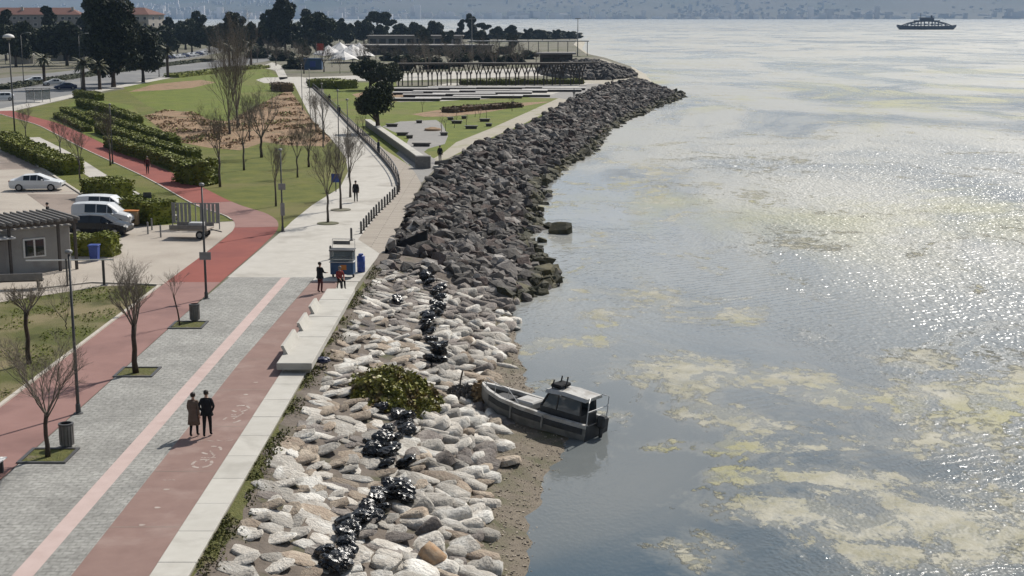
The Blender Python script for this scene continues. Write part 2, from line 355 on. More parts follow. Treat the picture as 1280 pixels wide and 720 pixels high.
    rip = val('MULTIPLY', rip, val('SUBTRACT', 1.0, val('MULTIPLY', cover, 0.9)))
    ro = val('ADD', 0.04, val('ADD', val('MULTIPLY', cover, 0.55), val('MULTIPLY', rip, 0.17)))
    ro = val('ADD', ro, val('MULTIPLY', step(Y, 150, 900), 0.1))
    l.new(ro, b.inputs['Roughness'])
    w1 = nz(scaled(1.5, 1.15), 1, 0.5)
    w2 = nz(scaled(4.6, 3.4, (2, 2, 2)), 0, 0.5)
    swell = n.new('ShaderNodeTexWave'); swell.inputs['Scale'].default_value = 0.45; swell.inputs['Distortion'].default_value = 6.0
    swell.inputs['Detail'].default_value = 3; swell.inputs['Detail Scale'].default_value = 0.5; swell.bands_direction = 'Y'
    l.new(scaled(1, 1, (0, 0, 0), R(-30)), swell.inputs['Vector'])
    swm = val('MULTIPLY', step(nz(scaled(0.05, 0.05, (9, 4, 2)), 3), 0.5, 0.6), val('MULTIPLY', step(X, 7, 14), val('SUBTRACT', 1.0, cover, clamp=True)))
    w3 = nz(scaled(7.5, 5.5, (6, 1, 3)), 0, 0.5)
    off = step(Y, 52, 85)
    h = val('ADD', val('MULTIPLY', w1, val('MULTIPLY', off, 0.32)), val('MULTIPLY', w2, val('ADD', 0.07, val('MULTIPLY', off, 0.08))))
    h = val('ADD', h, val('MULTIPLY', w3, val('MULTIPLY', val('SUBTRACT', 1.0, off), 0.11)))
    h = val('MULTIPLY', h, val('ADD', 0.03, rip))
    h = val('ADD', h, val('MULTIPLY', val('MULTIPLY', swell.outputs['Fac'], swm), 0.03))
    h = val('ADD', h, val('MULTIPLY', val('MULTIPLY', weed, fine_n), 0.05))
    bp = n.new('ShaderNodeBump'); bp.inputs['Strength'].default_value = 1.0; bp.inputs['Distance'].default_value = 1.0
    l.new(h, bp.inputs['Height']); l.new(bp.outputs[0], b.inputs['Normal'])
    MATS['sea_water'] = m
WEED = [(x, y, rx, ry, k) for (x, y), rx, ry, k in (
    ((9.04, 66.74), 5.5, 5.5, 1.0), ((13.64, 66.12), 5.0, 5.0, 1.0), ((17.25, 62.07), 6.0, 5.5, 1.0), ((21.43, 61.4), 5.0, 7.0, 0.9),
    ((12.2, 57.04), 3.5, 2.2, 0.5), ((7.83, 54.8), 4.0, 1.6, 0.8), ((13.37, 50.79), 3.0, 1.6, 0.7), ((8.89, 51.26), 2.8, 1.5, 0.8),
    ((9.09, 47.3), 4.0, 2.2, 1.0), ((12.39, 45.72), 3.0, 1.8, 1.0), ((12.27, 43.17), 2.0, 1.5, 0.9), ((6.05, 43.52), 2.2, 3.0, 0.9),
    ((15.47, 47.71), 2.0, 0.8, 0.7), ((13.46, 80.83), 2.0, 4.0, 0.9), ((3.46, 73.8), 2.5, 2.0, 0.8), ((8.17, 87.66), 6.0, 3.0, 0.6),
    ((22.87, 106.81), 5.5, 4.0, 0.8), ((20.89, 69.68), 2.5, 3.0, 0.7), ((4.58, 59.45), 1.6, 1.6, 0.55), ((19.0, 60.0), 17.0, 9.0, 0.62), ((15.0, 47.0), 11.0, 6.0, 0.5), ((20.0, 160.0), 24.0, 45.0, 0.3), ((9.0, 84.0), 7.0, 8.0, 0.45))]
water_material()

# ------------------------------------------------------------------ mesh helpers
class MB:
    """collects shapes and links them as ONE mesh object"""
    def __init__(self): self.v, self.f, self.m = [], [], []
    def add(self, vs_, fs_, mi=0, M=None):
        o = len(self.v)
        self.v += [tuple(M @ Vector(p)) for p in vs_] if M else [tuple(p) for p in vs_]
        self.f += [tuple(i + o for i in q) for q in fs_]
        self.m += [mi] * len(fs_)
        return self
    def box(self, c, s, rz=0, mi=0, taper=1.0, M=None):
        x, y, z = (q / 2 for q in s)
        P = [(-x, -y, -z), (x, -y, -z), (x, y, -z), (-x, y, -z), (-x * taper, -y * taper, z), (x * taper, -y * taper, z), (x * taper, y * taper, z), (-x * taper, y * taper, z)]
        T = Matrix.Translation(c) @ Matrix.Rotation(rz, 4, 'Z')
        if M: T = M @ T
        return self.add(P, [(3, 2, 1, 0), (4, 5, 6, 7), (0, 1, 5, 4), (1, 2, 6, 5), (2, 3, 7, 6), (3, 0, 4, 7)], mi, T)
    def cbox(self, c, s, b=0.02, rz=0, mi=0, M=None):
        """box with chamfered edges"""
        bm = bmesh.new(); bmesh.ops.create_cube(bm, size=1)
        bmesh.ops.scale(bm, vec=s, verts=bm.verts)
        bmesh.ops.bevel(bm, geom=list(bm.edges), offset=b, segments=1, affect='EDGES')
        T = Matrix.Translation(c) @ Matrix.Rotation(rz, 4, 'Z')
        if M: T = M @ T
        bm.verts.index_update()
        self.add([v.co for v in bm.verts], [[v.index for v in f.verts] for f in bm.faces], mi, T); bm.free(); return self
    def tube(self, pts, rad, n=6, mi=0, cap=True, M=None):
        pts = [Vector(p) for p in pts]
        if not isinstance(rad, (list, tuple)): rad = [rad] * len(pts)
        V, Fs = [], []
        up = None
        for i, p in enumerate(pts):
            d = (pts[min(i + 1, len(pts) - 1)] - pts[max(i - 1, 0)])
            d = d.normalized() if d.length > 1e-9 else Vector((0, 0, 1))
            if up is None:
                up = d.orthogonal().normalized()
            else:
                up = (up - d * up.dot(d)); up = up.normalized() if up.length > 1e-6 else d.orthogonal().normalized()
            w = d.cross(up)
            for k in range(n):
                a = 2 * math.pi * k / n
                V.append(p + (up * math.cos(a) + w * math.sin(a)) * rad[i])
        for i in range(len(pts) - 1):
            for k in range(n):
                a, b_ = i * n + k, i * n + (k + 1) % n
                Fs.append((a, b_, b_ + n, a + n))
        if cap:
            Fs.append(tuple(range(n - 1, -1, -1))); Fs.append(tuple(range((len(pts) - 1) * n, len(pts) * n)))
        return self.add(V, Fs, mi, M)
    def lathe(self, prof, n=12, mi=0, c=(0, 0, 0), M=None):
        V, Fs = [], []
        for r, z in prof:
            for k in range(n):
                a = 2 * math.pi * k / n; V.append((c[0] + r * math.cos(a), c[1] + r * math.sin(a), c[2] + z))
        for i in range(len(prof) - 1):
            for k in range(n):
                a, b_ = i * n + k, i * n + (k + 1) % n
                Fs.append((a, b_, b_ + n, a + n))
        Fs.append(tuple(range(n - 1, -1, -1))); Fs.append(tuple(range((len(prof) - 1) * n, len(prof) * n)))
        return self.add(V, Fs, mi, M)
    def prism(self, poly, z0, z1, mi=0, M=None):
        n = len(poly)
        V = [(x, y, z0) for x, y in poly] + [(x, y, z1) for x, y in poly]
        a = sum(poly[i][0] * poly[(i + 1) % n][1] - poly[(i + 1) % n][0] * poly[i][1] for i in range(n))
        if a < 0: V = V[n:] + V[:n]
        Fs = [tuple(range(n - 1, -1, -1)), tuple(range(n, 2 * n))] + [(i, (i + 1) % n, n + (i + 1) % n, n + i) for i in range(n)]
        return self.add(V, Fs, mi, M)
    def loft(self, rings, mi=0, closed=True, cap=True, M=None):
        n = len(rings[0]); V = [p for r in rings for p in r]; Fs = []
        for i in range(len(rings) - 1):
            for k in range(n if closed else n - 1):
                a, b_ = i * n + k, i * n + (k + 1) % n
                Fs.append((a, b_, b_ + n, a + n))
        if cap: Fs += [tuple(range(n - 1, -1, -1)), tuple(range((len(rings) - 1) * n, len(rings) * n))]
        return self.add(V, Fs, mi, M)
    def build(self, name, mats, parent=None, smooth=False):
        me = bpy.data.meshes.new(name)
        me.from_pydata(self.v, [], self.f)
        for q in ([mats] if isinstance(mats, str) else mats): me.materials.append(MATS[q])
        if any(self.m): me.polygons.foreach_set('material_index', self.m)
        if smooth: me.polygons.foreach_set('use_smooth', [True] * len(self.f))
        me.update()
        return link(name, me, parent)

def link(name, me, parent=None):
    o = bpy.data.objects.new(name, me); C.objects.link(o)
    if parent: o.parent = parent
    return o
def tag(o, label=None, cat=None, group=None, kind=None):
    for k, v in (('label', label), ('category', cat), ('group', group), ('kind', kind)):
        if v: o[k] = v
    return o
def thing(name, label, cat, loc=(0, 0, 0), rz=0, group=None):
    o = bpy.data.objects.new(name, None); C.objects.link(o); o.empty_display_size = 0.2
    o.location = loc if len(loc) == 3 else (*loc, 0); o.rotation_euler = (0, 0, rz)
    return tag(o, label, cat, group)
CHILDREN = {}
def copy_tree(o, loc=None, rz=None, label=None, group=None, scale=None, parent=None):
    c = o.copy(); C.objects.link(c)
    if parent: c.parent = parent
    if loc is not None: c.location = loc if len(loc) == 3 else (*loc, 0)
    if rz is not None: c.rotation_euler = (0, 0, rz)
    if scale: c.scale = (scale,) * 3 if isinstance(scale, (int, float)) else scale
    if label: c['label'] = label
    if group: c['group'] = group
    for ch in o.children: copy_tree(ch, parent=c)
    return c
def structure(o, label=None, parent=None): return tag(o, label, None, None, 'structure')

def arr_mesh(name, V, Fc, mats, midx=None, smooth=False):
    """mesh from numpy arrays, every face with the same number of corners"""
    me = bpy.data.meshes.new(name)
    V = np.asarray(V, dtype=np.float32); Fc = np.asarray(Fc, dtype=np.int32); k = Fc.shape[1]
    me.vertices.add(len(V)); me.vertices.foreach_set('co', V.ravel())
    me.loops.add(Fc.size); me.loops.foreach_set('vertex_index', Fc.ravel())
    me.polygons.add(len(Fc)); me.polygons.foreach_set('loop_start', np.arange(0, Fc.size, k, dtype=np.int32))
    for q in ([mats] if isinstance(mats, str) else mats): me.materials.append(MATS[q])
    if midx is not None: me.polygons.foreach_set('material_index', np.asarray(midx, dtype=np.int32))
    me.polygons.foreach_set('use_smooth', np.full(len(Fc), smooth, dtype=bool))
    me.update(calc_edges=True); me.validate()
    return me

def leaf_quads(P, size, flat=0.0, up=0.0):
    """one small leaf-shaped face at each point, turned at random"""
    n = len(P)
    a = rng.normal(size=(n, 3)); a[:, 2] *= (1 - up); a /= np.linalg.norm(a, axis=1)[:, None]
    b = rng.normal(size=(n, 3)); b[:, 2] *= (1 - flat); b = np.cross(a, b); b[:, 2] *= (1 - up); b /= np.linalg.norm(b, axis=1)[:, None] + 1e-9
    s = size * rng.uniform(0.6, 1.35, n)[:, None]
    V = np.stack([P - a * s, P - b * s * 0.55, P + a * s, P + b * s * 0.55], 1).reshape(-1, 3)
    Fc = np.arange(4 * n).reshape(-1, 4)
    return V, Fc
def blob_points(blobs, n, shell=0.55):
    w = np.array([r[0] * r[1] * r[2] for _, r in blobs]) ** 0.7; w /= w.sum()
    out = []
    for (c, r), k in zip(blobs, rng.multinomial(n, w)):
        d = rng.normal(size=(k, 3)); d /= np.linalg.norm(d, axis=1)[:, None]
        out.append(np.array(c) + d * np.array(r) * (shell + (1 - shell) * rng.random(k)[:, None] ** 0.6) * rng.uniform(0.88, 1.1, (k, 1)))
    return np.concatenate(out)

def sheet(name, poly, z, m, label=None, parent=None):
    """flat ground surface with its real outline, triangulated"""
    bm = bmesh.new()
    vs_ = [bm.verts.new((x, y, z)) for x, y in poly]
    es = [bm.edges.new((vs_[i], vs_[(i + 1) % len(vs_)])) for i in range(len(vs_))]
    bmesh.ops.triangle_fill(bm, use_beauty=True, use_dissolve=False, edges=es)
    bmesh.ops.recalc_face_normals(bm, faces=bm.faces)
    for f in bm.faces:
        if f.normal.z < 0: f.normal_flip()
    me = bpy.data.meshes.new(name); bm.to_mesh(me); bm.free(); me.materials.append(MATS[m])
    o = link(name, me, parent)
    return structure(o, label) if not parent else o
def interp(tab, t):
    ys = [q[0] for q in tab]; xs = [q[1] for q in tab]
    return float(np.interp(t, ys, xs))
def smooth_line(pts, step=1.0):
    """Catmull-Rom through the points"""
    P = [Vector((*p, 0)) for p in pts]; P = [P[0] * 2 - P[1]] + P + [P[-1] * 2 - P[-2]]; out = []
    for i in range(1, len(P) - 2):
        k = max(2, int((P[i + 1] - P[i]).length / step))
        for j in range(k):
            t = j / k
            q = 0.5 * ((2 * P[i]) + (P[i + 1] - P[i - 1]) * t + (2 * P[i - 1] - 5 * P[i] + 4 * P[i + 1] - P[i + 2]) * t * t + (3 * P[i] - P[i - 1] - 3 * P[i + 1] + P[i + 2]) * t ** 3)
            out.append((q.x, q.y))
    out.append(tuple(pts[-1])); return out
def offset_line(pts, d):
    out = []
    for i, p in enumerate(pts):
        a = Vector(pts[max(i - 1, 0)]); b = Vector(pts[min(i + 1, len(pts) - 1)]); t = (b - a).normalized()
        out.append((p[0] - t.y * d, p[1] + t.x * d))
    return out
def ribbon(name, line, d0, d1, z, m, label=None, parent=None):
    a, b = offset_line(line, d0), offset_line(line, d1)
    mb = MB(); n = len(line)
    mb.add([(*p, z) for p in a] + [(*p, z) for p in b], [(i, i + 1, n + i + 1, n + i) if d1 > d0 else (n + i, n + i + 1, i + 1, i) for i in range(n - 1)])
    o = mb.build(name, m, parent); return structure(o, label) if not parent else o
def kerb(name, line, d0, d1, h, m='kerb_stone', label=None):
    a, b = offset_line(line, d0), offset_line(line, d1); mb = MB()
    mb.loft([[(*p, -0.05), (*q, -0.05), (*q, h), (*p, h)] for p, q in zip(a, b)])
    return structure(mb.build(name, m), label)

# ------------------------------------------------------------------ the setting: land, sea, shore, hills
SEA = -2.3
CREST = [(15, -8.8), (70, -8.75), (89, -8.35), (115, -8.2), (127, -8.1), (140, -7.5), (155, -5.7), (170, -3.4), (196, 1.7), (230, 6.8), (256, 10.5), (299, 17.3), (313, 20.5), (325, 25), (345, 30)]
WATER = [(15, 0.2), (41, 0.3), (47, 0.65), (51, 1.1), (54, 1.9), (57, 2.0), (60, 1.3), (65, 0.6), (75, 0.15), (84, -0.1), (87.5, 1.5), (92, 2.5), (96, 2.1), (101, 1.4), (109, 1.0), (117, 1.9), (126, 1.9), (136, 2.9), (142, 2.4), (154, 4.6), (162, 5.7), (181, 10.0), (213, 14.4), (234, 18.2), (265, 26.2), (290, 33), (304, 37.0), (318, 38), (337, 36), (345, 33)]
TOE = [(15, -1.5), (40, -1.5), (50, -1.45), (53.5, -1.1), (63, -1.5), (71.5, -1.2), (81, -0.75), (86, -0.5)]
def crest(y): return interp(CREST, y)
def shore(y): return interp(WATER, y)
def toe(y): return interp(TOE, y)
def slope_z(x, y):
    c, w = crest(y), shore(y)
    if y < 85:
        t = toe(y)
        if x <= t: return -0.03 - 1.9 * max(0, (x - c) / (t - c)) ** 1.1
        return -1.93 - 0.37 * (x - t) / max(w - t, 0.3)
    v = (x - c) / (w - c)
    return 0.15 + 0.25 * math.sin(min(max(v, 0), 1) * math.pi) - 2.5 * max(v, 0) ** 1.2

shore_far = [(31, 345), (33, 380), (36, 430), (34, 520), (30, 577), (33, 760), (44, 940), (30, 1010), (-60, 1090), (-200, 1190), (-420, 1250), (-900, 1300)]
land = [(crest(y) + 0.02, y) for y in list(range(14, 345, 3))] + shore_far + [(-900, 14)]
sheet('ground', land, 0.0, 'earth')
# gently shelving edge of the far spit
mb = MB(); sl = offset_line(shore_far, -7); n = len(sl)
mb.add([(*p, 0.0) for p in shore_far] + [(*p, -3.6) for p in sl], [(i, n + i, n + i + 1, i + 1) for i in range(n - 1)])
structure(mb.build('spit_shore', 'sand_path'))

mb = MB(); mb.add([(-12000, -400, SEA), (12000, -400, SEA), (12000, 9500, SEA), (-12000, 9500, SEA)], [(0, 1, 2, 3)])
structure(mb.build('sea_water', 'sea_water'))

# hills across the bay
nx, ny = 150, 46
hv = []
for j in range(ny):
    for i in range(nx):
        x = -9500 + 19000 * i / (nx - 1); t = j / (ny - 1); y = 7550 + 6200 * t
        y2 = y + 260 * mnoise.noise((x / 1500, 3.3, 0))
        h = mnoise.fractal((x / 1900, y / 2300, 1.7), 1.0, 2.1, 6)
        z = -6 + 980 * t ** 1.15 * (0.62 + 0.5 * h) + 60 * t * mnoise.noise((x / 300, y / 300, 0))
        if j == 0: z = -8
        hv.append((x, y2, max(z, -8)))
hf = [(j * nx + i, j * nx + i + 1, (j + 1) * nx + i + 1, (j + 1) * nx + i) for j in range(ny - 1) for i in range(nx - 1)]
hills = structure(link('hills', arr_mesh('hills', hv, hf, 'hill', smooth=True)))
HV = np.array(hv).reshape(ny, nx, 3)
def hill_z(x, y):
    i = int(np.clip((x + 9500) / 19000 * (nx - 1), 0, nx - 2)); j = int(np.clip((y - 7550) / 6200 * (ny - 1), 0, ny - 2))
    return float(HV[j:j + 2, i:i + 2, 2].min())
BV, BF = [], []
cubeF = np.array([(3, 2, 1, 0), (4, 5, 6, 7), (0, 1, 5, 4), (1, 2, 6, 5), (2, 3, 7, 6), (3, 0, 4, 7)])
for k in range(4200):
    x = random.uniform(-4600, 4600); y = 7640 + 1700 * random.random() ** 1.6
    if mnoise.noise((x / 500, y / 500, 5)) < -0.22: continue
    w, d = random.uniform(8, 24), random.uniform(8, 20); h = random.choice((6, 8, 10, 13, 16, 20)) * random.uniform(0.8, 1.2)
    if random.random() < 0.02: h *= 2.6
    z = max(hill_z(x, y), -2) - 4
    o = len(BV)
    BV += [(x + a * w / 2, y + b * d / 2, zz) for zz in (z, z + h + 4) for a, b in ((-1, -1), (1, -1), (1, 1), (-1, 1))]
    BF += [tuple(q + o) for q in cubeF]
for k in range(420):
    x = random.choice((random.uniform(-2600, 300), random.uniform(-2600, 2800))); y = 7560 + 260 * random.random()
    w, d = random.uniform(14, 60), random.uniform(14, 30); h = random.choice((8, 10, 14, 20, 26, 36)) * random.uniform(.8, 1.2)
    if random.random() < .05: w, h = random.uniform(22, 40), random.uniform(40, 75)
    o = len(BV); z = -4
    BV += [(x + a * w / 2, y + b * d / 2, zz) for zz in (z, z + h + 4) for a, b in ((-1, -1), (1, -1), (1, 1), (-1, 1))]
    BF += [tuple(q + o) for q in cubeF]
tag(link('distant_town', arr_mesh('distant_town', BV, BF, 'town')), 'pale town of small blocks climbing the hills across the bay', 'town', None, 'stuff')

# ------------------------------------------------------------------ lawns, roads, paths (each sheet a few millimetres above the one below)
sheet('lawn', [(-79.4, 218.26), (-50.11, 136.67), (-34.07, 109.58), (-34.23, 114.42), (-25.65, 101), (-20.76, 103.43), (-16.4, 97.92), (-16.28, 103.02), (-16.11, 111.95), (-15.27, 123.69), (-15.97, 136.67), (-17.94, 150.85), (-22.16, 172.65), (-29.35, 206.37), (-40.43, 269.05), (-52.42, 336.9), (-74.99, 428.36), (-82.58, 374.58), (-80.59, 306.07), (-81.51, 263.73)], 0.010, 'grass')
sheet('lawn', [(-86.9, 313.24), (-83.87, 336.9), (-71.59, 408.81), (-56.3, 345.6), (-38.56, 244.37), (-43, 244.37), (-40.47, 203.2), (-44.24, 194.25), (-63.81, 244.37)], 0.016, 'grass_lush')
sheet('bare_soil', [(-56.16, 214.73), (-56.25, 227.62), (-50.87, 223.79), (-44.38, 206.37), (-41.04, 203.2), (-43.79, 248.94), (-46.09, 292.66), (-36.76, 244.37), (-28.67, 203.2), (-22.26, 172.65), (-22.01, 164.04), (-26.38, 165.07), (-29.95, 169.32), (-30.89, 159.08), (-34.97, 162.02), (-40.09, 169.32), (-45.79, 184.74)], 0.020, 'bare_soil')
sheet('bare_soil', [(-77.07, 283.34), (-79.8, 313.24), (-77.18, 328.63), (-73.96, 336.9), (-67.98, 324.65), (-67.79, 299.22), (-72.17, 289.49)], 0.020, 'bare_soil')
near_lawn = sheet('lawn', [(-45, 30), (-20.05, 30), (-20.05, 77.6), (-24, 78.6), (-27.5, 75.2), (-45, 72)], 0.010, 'grass_dry')
sheet('lawn', [(-43.18, 324.65), (-26.64, 324.65), (-19.78, 248.94), (-11.97, 263.73), (0, 274.59), (14.35, 266.36), (10.46, 256.12), (6.78, 229.59), (1.67, 195.69), (-3.4, 170.42), (-5.77, 155.31), (-7.93, 145.81), (-10.72, 141.86), (-21.26, 191.44), (-35.85, 269.05)], 0.010, 'grass_lush')
sheet('gravel_court', [(-17.92, 194.25), (-16.19, 203.2), (-11.15, 206.37), (-9.84, 198.63), (-8.14, 178.5), (-8.01, 167.17), (-9.66, 161.03), (-9.88, 157.17), (-8.06, 148.29), (-8.21, 143.42), (-10.67, 143.42), (-12.87, 155.31), (-12.59, 167.17), (-12.85, 176.11), (-15.9, 186.05)], 0.016, 'gravel_grey')
sheet('sand_path', [(-7.8, 143.42), (-6.18, 154.4), (-3.86, 169.32), (1.11, 195.69), (6.52, 229.59), (10.46, 256.12), (8.97, 263.73), (2.54, 223.79), (-2.73, 191.44), (-6.76, 169.32), (-7.72, 155.31), (-8.81, 146.63)], 0.014, 'sand_path')
sheet('gravel_path', [(-10.72, 141.86), (-8.26, 127.32), (-7.63, 140.34), (-7.38, 148.29), (-8.34, 145.81), (-9.54, 145)], 0.022, 'gravel_grey')
sheet('gravel_path', [(10.46, 256.12), (17.29, 299.22), (21.79, 320.75), (17.05, 316.95), (7.78, 274.59), (2.99, 263.73), (8.89, 261.14)], 0.018, 'gravel_grey')
sheet('bare_soil', [(-15.51, 218.26), (-12.29, 227.62), (-9.21, 231.59), (-4.77, 239.96), (2.83, 248.94), (7.13, 251.29), (0, 233.63), (-5, 220.08), (-9.69, 213.01), (-13.32, 213.01)], 0.020, 'bare_soil')
sheet('bare_soil', [(-31.13, 274.59), (-28.19, 292.66), (-22.02, 277.45), (-17.6, 258.61), (-20.68, 251.29), (-27.87, 258.61)], 0.020, 'bare_soil')
sheet('paved_court', [(-20.68, 251.29), (-20.72, 292.66), (-14.52, 320.75), (0, 320.75), (14.52, 320.75), (22.97, 324.65), (16.95, 299.22), (9.34, 274.59), (-5.87, 258.61), (-14.26, 251.29)], 0.012, 'concrete_light')
sheet('paved_court', [(-48.95, 332.72), (-26.36, 332.72), (0, 354.75), (19.84, 369.42), (31.33, 369.42), (29.77, 421.64), (23.35, 435.3), (0, 408.81), (-29.64, 374.58), (-51.49, 350.12)], 0.012, 'concrete_light')
sheet('sand_spit', [(20.5, 316), (25, 327), (30, 345), (32, 380), (34, 425), (32, 500), (24, 480), (20, 420), (16, 360), (12, 330)], 0.02, 'sand_path')

road_far = [(-116.2, 320.75), (-114.34, 374.58), (-113.64, 457.52), (-123.73, 562.67), (-138.86, 675.32)]
ROAD1 = sheet('road', [(-81.07, 209.64), (-84.19, 231.59), (-85.71, 277.45), (-86.86, 341.2), (-88.37, 390.95), (-83.57, 435.3), (-81.81, 500.02), (-92, 562.67), (-102.49, 490.9), (-104.78, 421.64), (-106.93, 350.12), (-104.97, 289.49), (-103.74, 269.05)], 0.016, 'asphalt')
sheet('road', [(-108.05, 280.36), (-114.83, 316.95), (-114.34, 374.58), (-112.35, 457.52), (-118.1, 551.17), (-132.13, 710.86), (-152.09, 771.76), (-141.34, 643.15), (-124.13, 500.02), (-122.85, 402.68), (-125.11, 345.6), (-120.59, 313.24)], 0.016, 'asphalt')
sheet('pavement', [(-77.45, 200.13), (-79.4, 218.26), (-82.32, 266.36), (-83.69, 328.63), (-84.81, 379.88), (-74.99, 428.36), (-77.45, 442.46), (-83.57, 435.3), (-88.37, 390.95), (-86.86, 341.2), (-85.71, 277.45), (-84.19, 231.59), (-81.07, 209.64)], 0.024, 'concrete_light')
sheet('pavement', [(-61, 336.9), (-61.39, 350.12), (-53.17, 354.75), (-45.75, 336.9), (-43.57, 320.75), (-50.84, 320.75), (-56.28, 320.75)], 0.026, 'concrete_light')
sheet('footpath', [(-75.25, 421.64), (-78.81, 465.43), (-70.79, 435.3), (-54.74, 345.6), (-55.28, 336.9), (-66.35, 396.73)], 0.026, 'concrete_light')

parking = sheet('parking_lot', [(-71.23, 178.5), (-61.06, 167.17), (-44.95, 135.25), (-36.98, 119.15), (-33.78, 112.43), (-28.24, 99.82), (-25.65, 101), (-20.68, 103.02), (-19.85, 101.79), (-19.7, 83.8), (-19.77, 78.12), (-23.05, 77.64), (-27.3, 73.14), (-30.96, 69.7), (-43.63, 94.32)], 0.020, 'parking_beige')
sheet('parking_bay', [(-59.27, 157.17), (-55.35, 156.24), (-47, 139.59), (-52.21, 138.11)], 0.026, 'bay_brown')
sheet('parking_bay', [(-41.49, 119.15), (-37.11, 119.15), (-28.34, 100.21), (-26.75, 96.45), (-29.77, 95.02), (-36.6, 109.58)], 0.026, 'bay_brown')
bl = MB()
for a, b in (((-54.76, 145), (-49.76, 147.45)), ((-42.64, 119.7), (-36.53, 121.38)), ((-49.89, 131.83), (-47.25, 132.5))):
    t = (Vector(b) - Vector(a)).normalized(); w = Vector((-t.y, t.x)) * 0.2
    bl = MB(); bl.add([(a[0] - w.x, a[1] - w.y, 0.032), (b[0] - w.x, b[1] - w.y, 0.032), (b[0] + w.x, b[1] + w.y, 0.032), (a[0] + w.x, a[1] + w.y, 0.032)], [(0, 1, 2, 3)])
    structure(bl.build('bay_line', 'worn_white'))
kerb('parking_kerb', [(-82.18, 206.37), (-61.44, 168.24), (-45.18, 135.96), (-37.14, 119.7), (-34.19, 113.42)], -0.12, 0.12, 0.13)
foot = smooth_line([(-60.25, 176.11), (-49.42, 154.4), (-38.93, 131.83), (-32.24, 118.07), (-26.28, 105.55)], 4)
ribbon('footpath', foot, -0.9, 0.9, 0.030, 'concrete_light')
kerb('lawn_kerb', [(-34, 75.4), (-27.5, 76.0), (-24, 78.6), (-20.1, 77.9)], -0.1, 0.1, 0.1)

# the running track: a straight stretch by the promenade, then a bend inland
tl = [(-18.5, 20), (-18.4, 60), (-18.3, 80), (-18.2, 92), (-18.5, 100), (-20.2, 106), (-24.5, 113.5), (-33.5, 133), (-48, 162), (-59, 185), (-66, 199), (-75, 214), (-82, 226)]
tline = smooth_line(tl, 1.5)
k0 = next(i for i, p in enumerate(tline) if p[1] > 78.5); k1 = next(i for i, p in enumerate(tline) if p[1] > 99.5)
def track(i0, i1, m, z): return ribbon('running_track', tline[i0:i1 + 1], -1.62, 1.5, z, m)
track(0, k0, 'track_pink', 0.034); track(k0, k1, 'track_red', 0.034)
k2 = next(i for i, p in enumerate(tline) if p[1] > 112)
track(k1, k2, 'track_pink', 0.034); track(k2, len(tline) - 1, 'track_red', 0.034)
kerb('track_kerb', [p for p in tline[:k0]], 1.5, 1.68, 0.10)
kerb('track_kerb', [p for p in tline[k1 + 3:]], 1.5, 1.62, 0.07)
# promenade paving
sheet('promenade_paving', [(-16.86, 20), (-12.02, 20), (-11.98, 60), (-11.5, 80.3), (-16.5, 80.3), (-16.72, 70)], 0.030, 'pavers')
sheet('brown_strip', [(-12.02, 20), (-9.88, 20), (-9.88, 79.0), (-11.5, 79.0), (-11.98, 60)], 0.036, 'strip_brown')
sheet('pink_stripe', [(-13.69, 20), (-13.08, 20), (-12.9, 80.2), (-13.42, 80.2)], 0.036, 'stripe_pink')
plaza_left = [(-16.34, 103.02), (-16.11, 111.95), (-15.27, 123.69), (-16.05, 136.67), (-17.94, 150.85), (-22.16, 172.65), (-29.35, 206.37), (-40.43, 269.05), (-52.42, 336.9)]
rail_line = [(-10.6, 95.5), (-10.35, 106), (-9.9, 116), (-9.95, 123), (-11.7, 137), (-15.6, 159), (-21.8, 191.4), (-29, 230), (-37.4, 274.6), (-47.2, 324.6)]
sheet('plaza_paving', [(-16.6, 80.3), (-11.5, 80.3), (-11.5, 79.0), (-8.75, 79.0), (-8.6, 84), (-8.45, 88.5), (-10.5, 94.4)] + rail_line[1:] + list(reversed(plaza_left)) + [(-16.3, 99)], 0.030, 'concrete_light')
deck_out = [(-8.2, 89.2), (-7.95, 92), (-8.16, 96), (-8.2, 114), (-8.2, 126.5), (-9.6, 137), (-10.6, 143), (-14.6, 160), (-20.6, 191), (-30, 236), (-41, 292), (-45, 324)]
sheet('boardwalk', [(-8.45, 88.5)] + deck_out + list(reversed(rail_line))[:-1] + [(-10.5, 94.4)], 0.034, 'decking')
# concrete edge of the promenade: one slab after another
edge = structure(MB().prism([(-9.87, 20), (-8.82, 20), (-8.82, 79), (-9.87, 79)], -0.6, 0.009).build('promenade_edge', 'concrete_edge'))
y = 20.0
slab_me = None
while y < 56.5:
    mbx = MB().cbox((0, 0, 0), (1.06, 2.391, 0.12), 0.012)
    if slab_me is None:
        s = mbx.build('edge_slab', 'concrete_edge', edge); slab_me = s.data
    else: s = link('edge_slab', slab_me, edge)
    s.location = (-9.33, y + 1.2, 0.012 + random.uniform(-0.004, 0.004)); y += 2.4
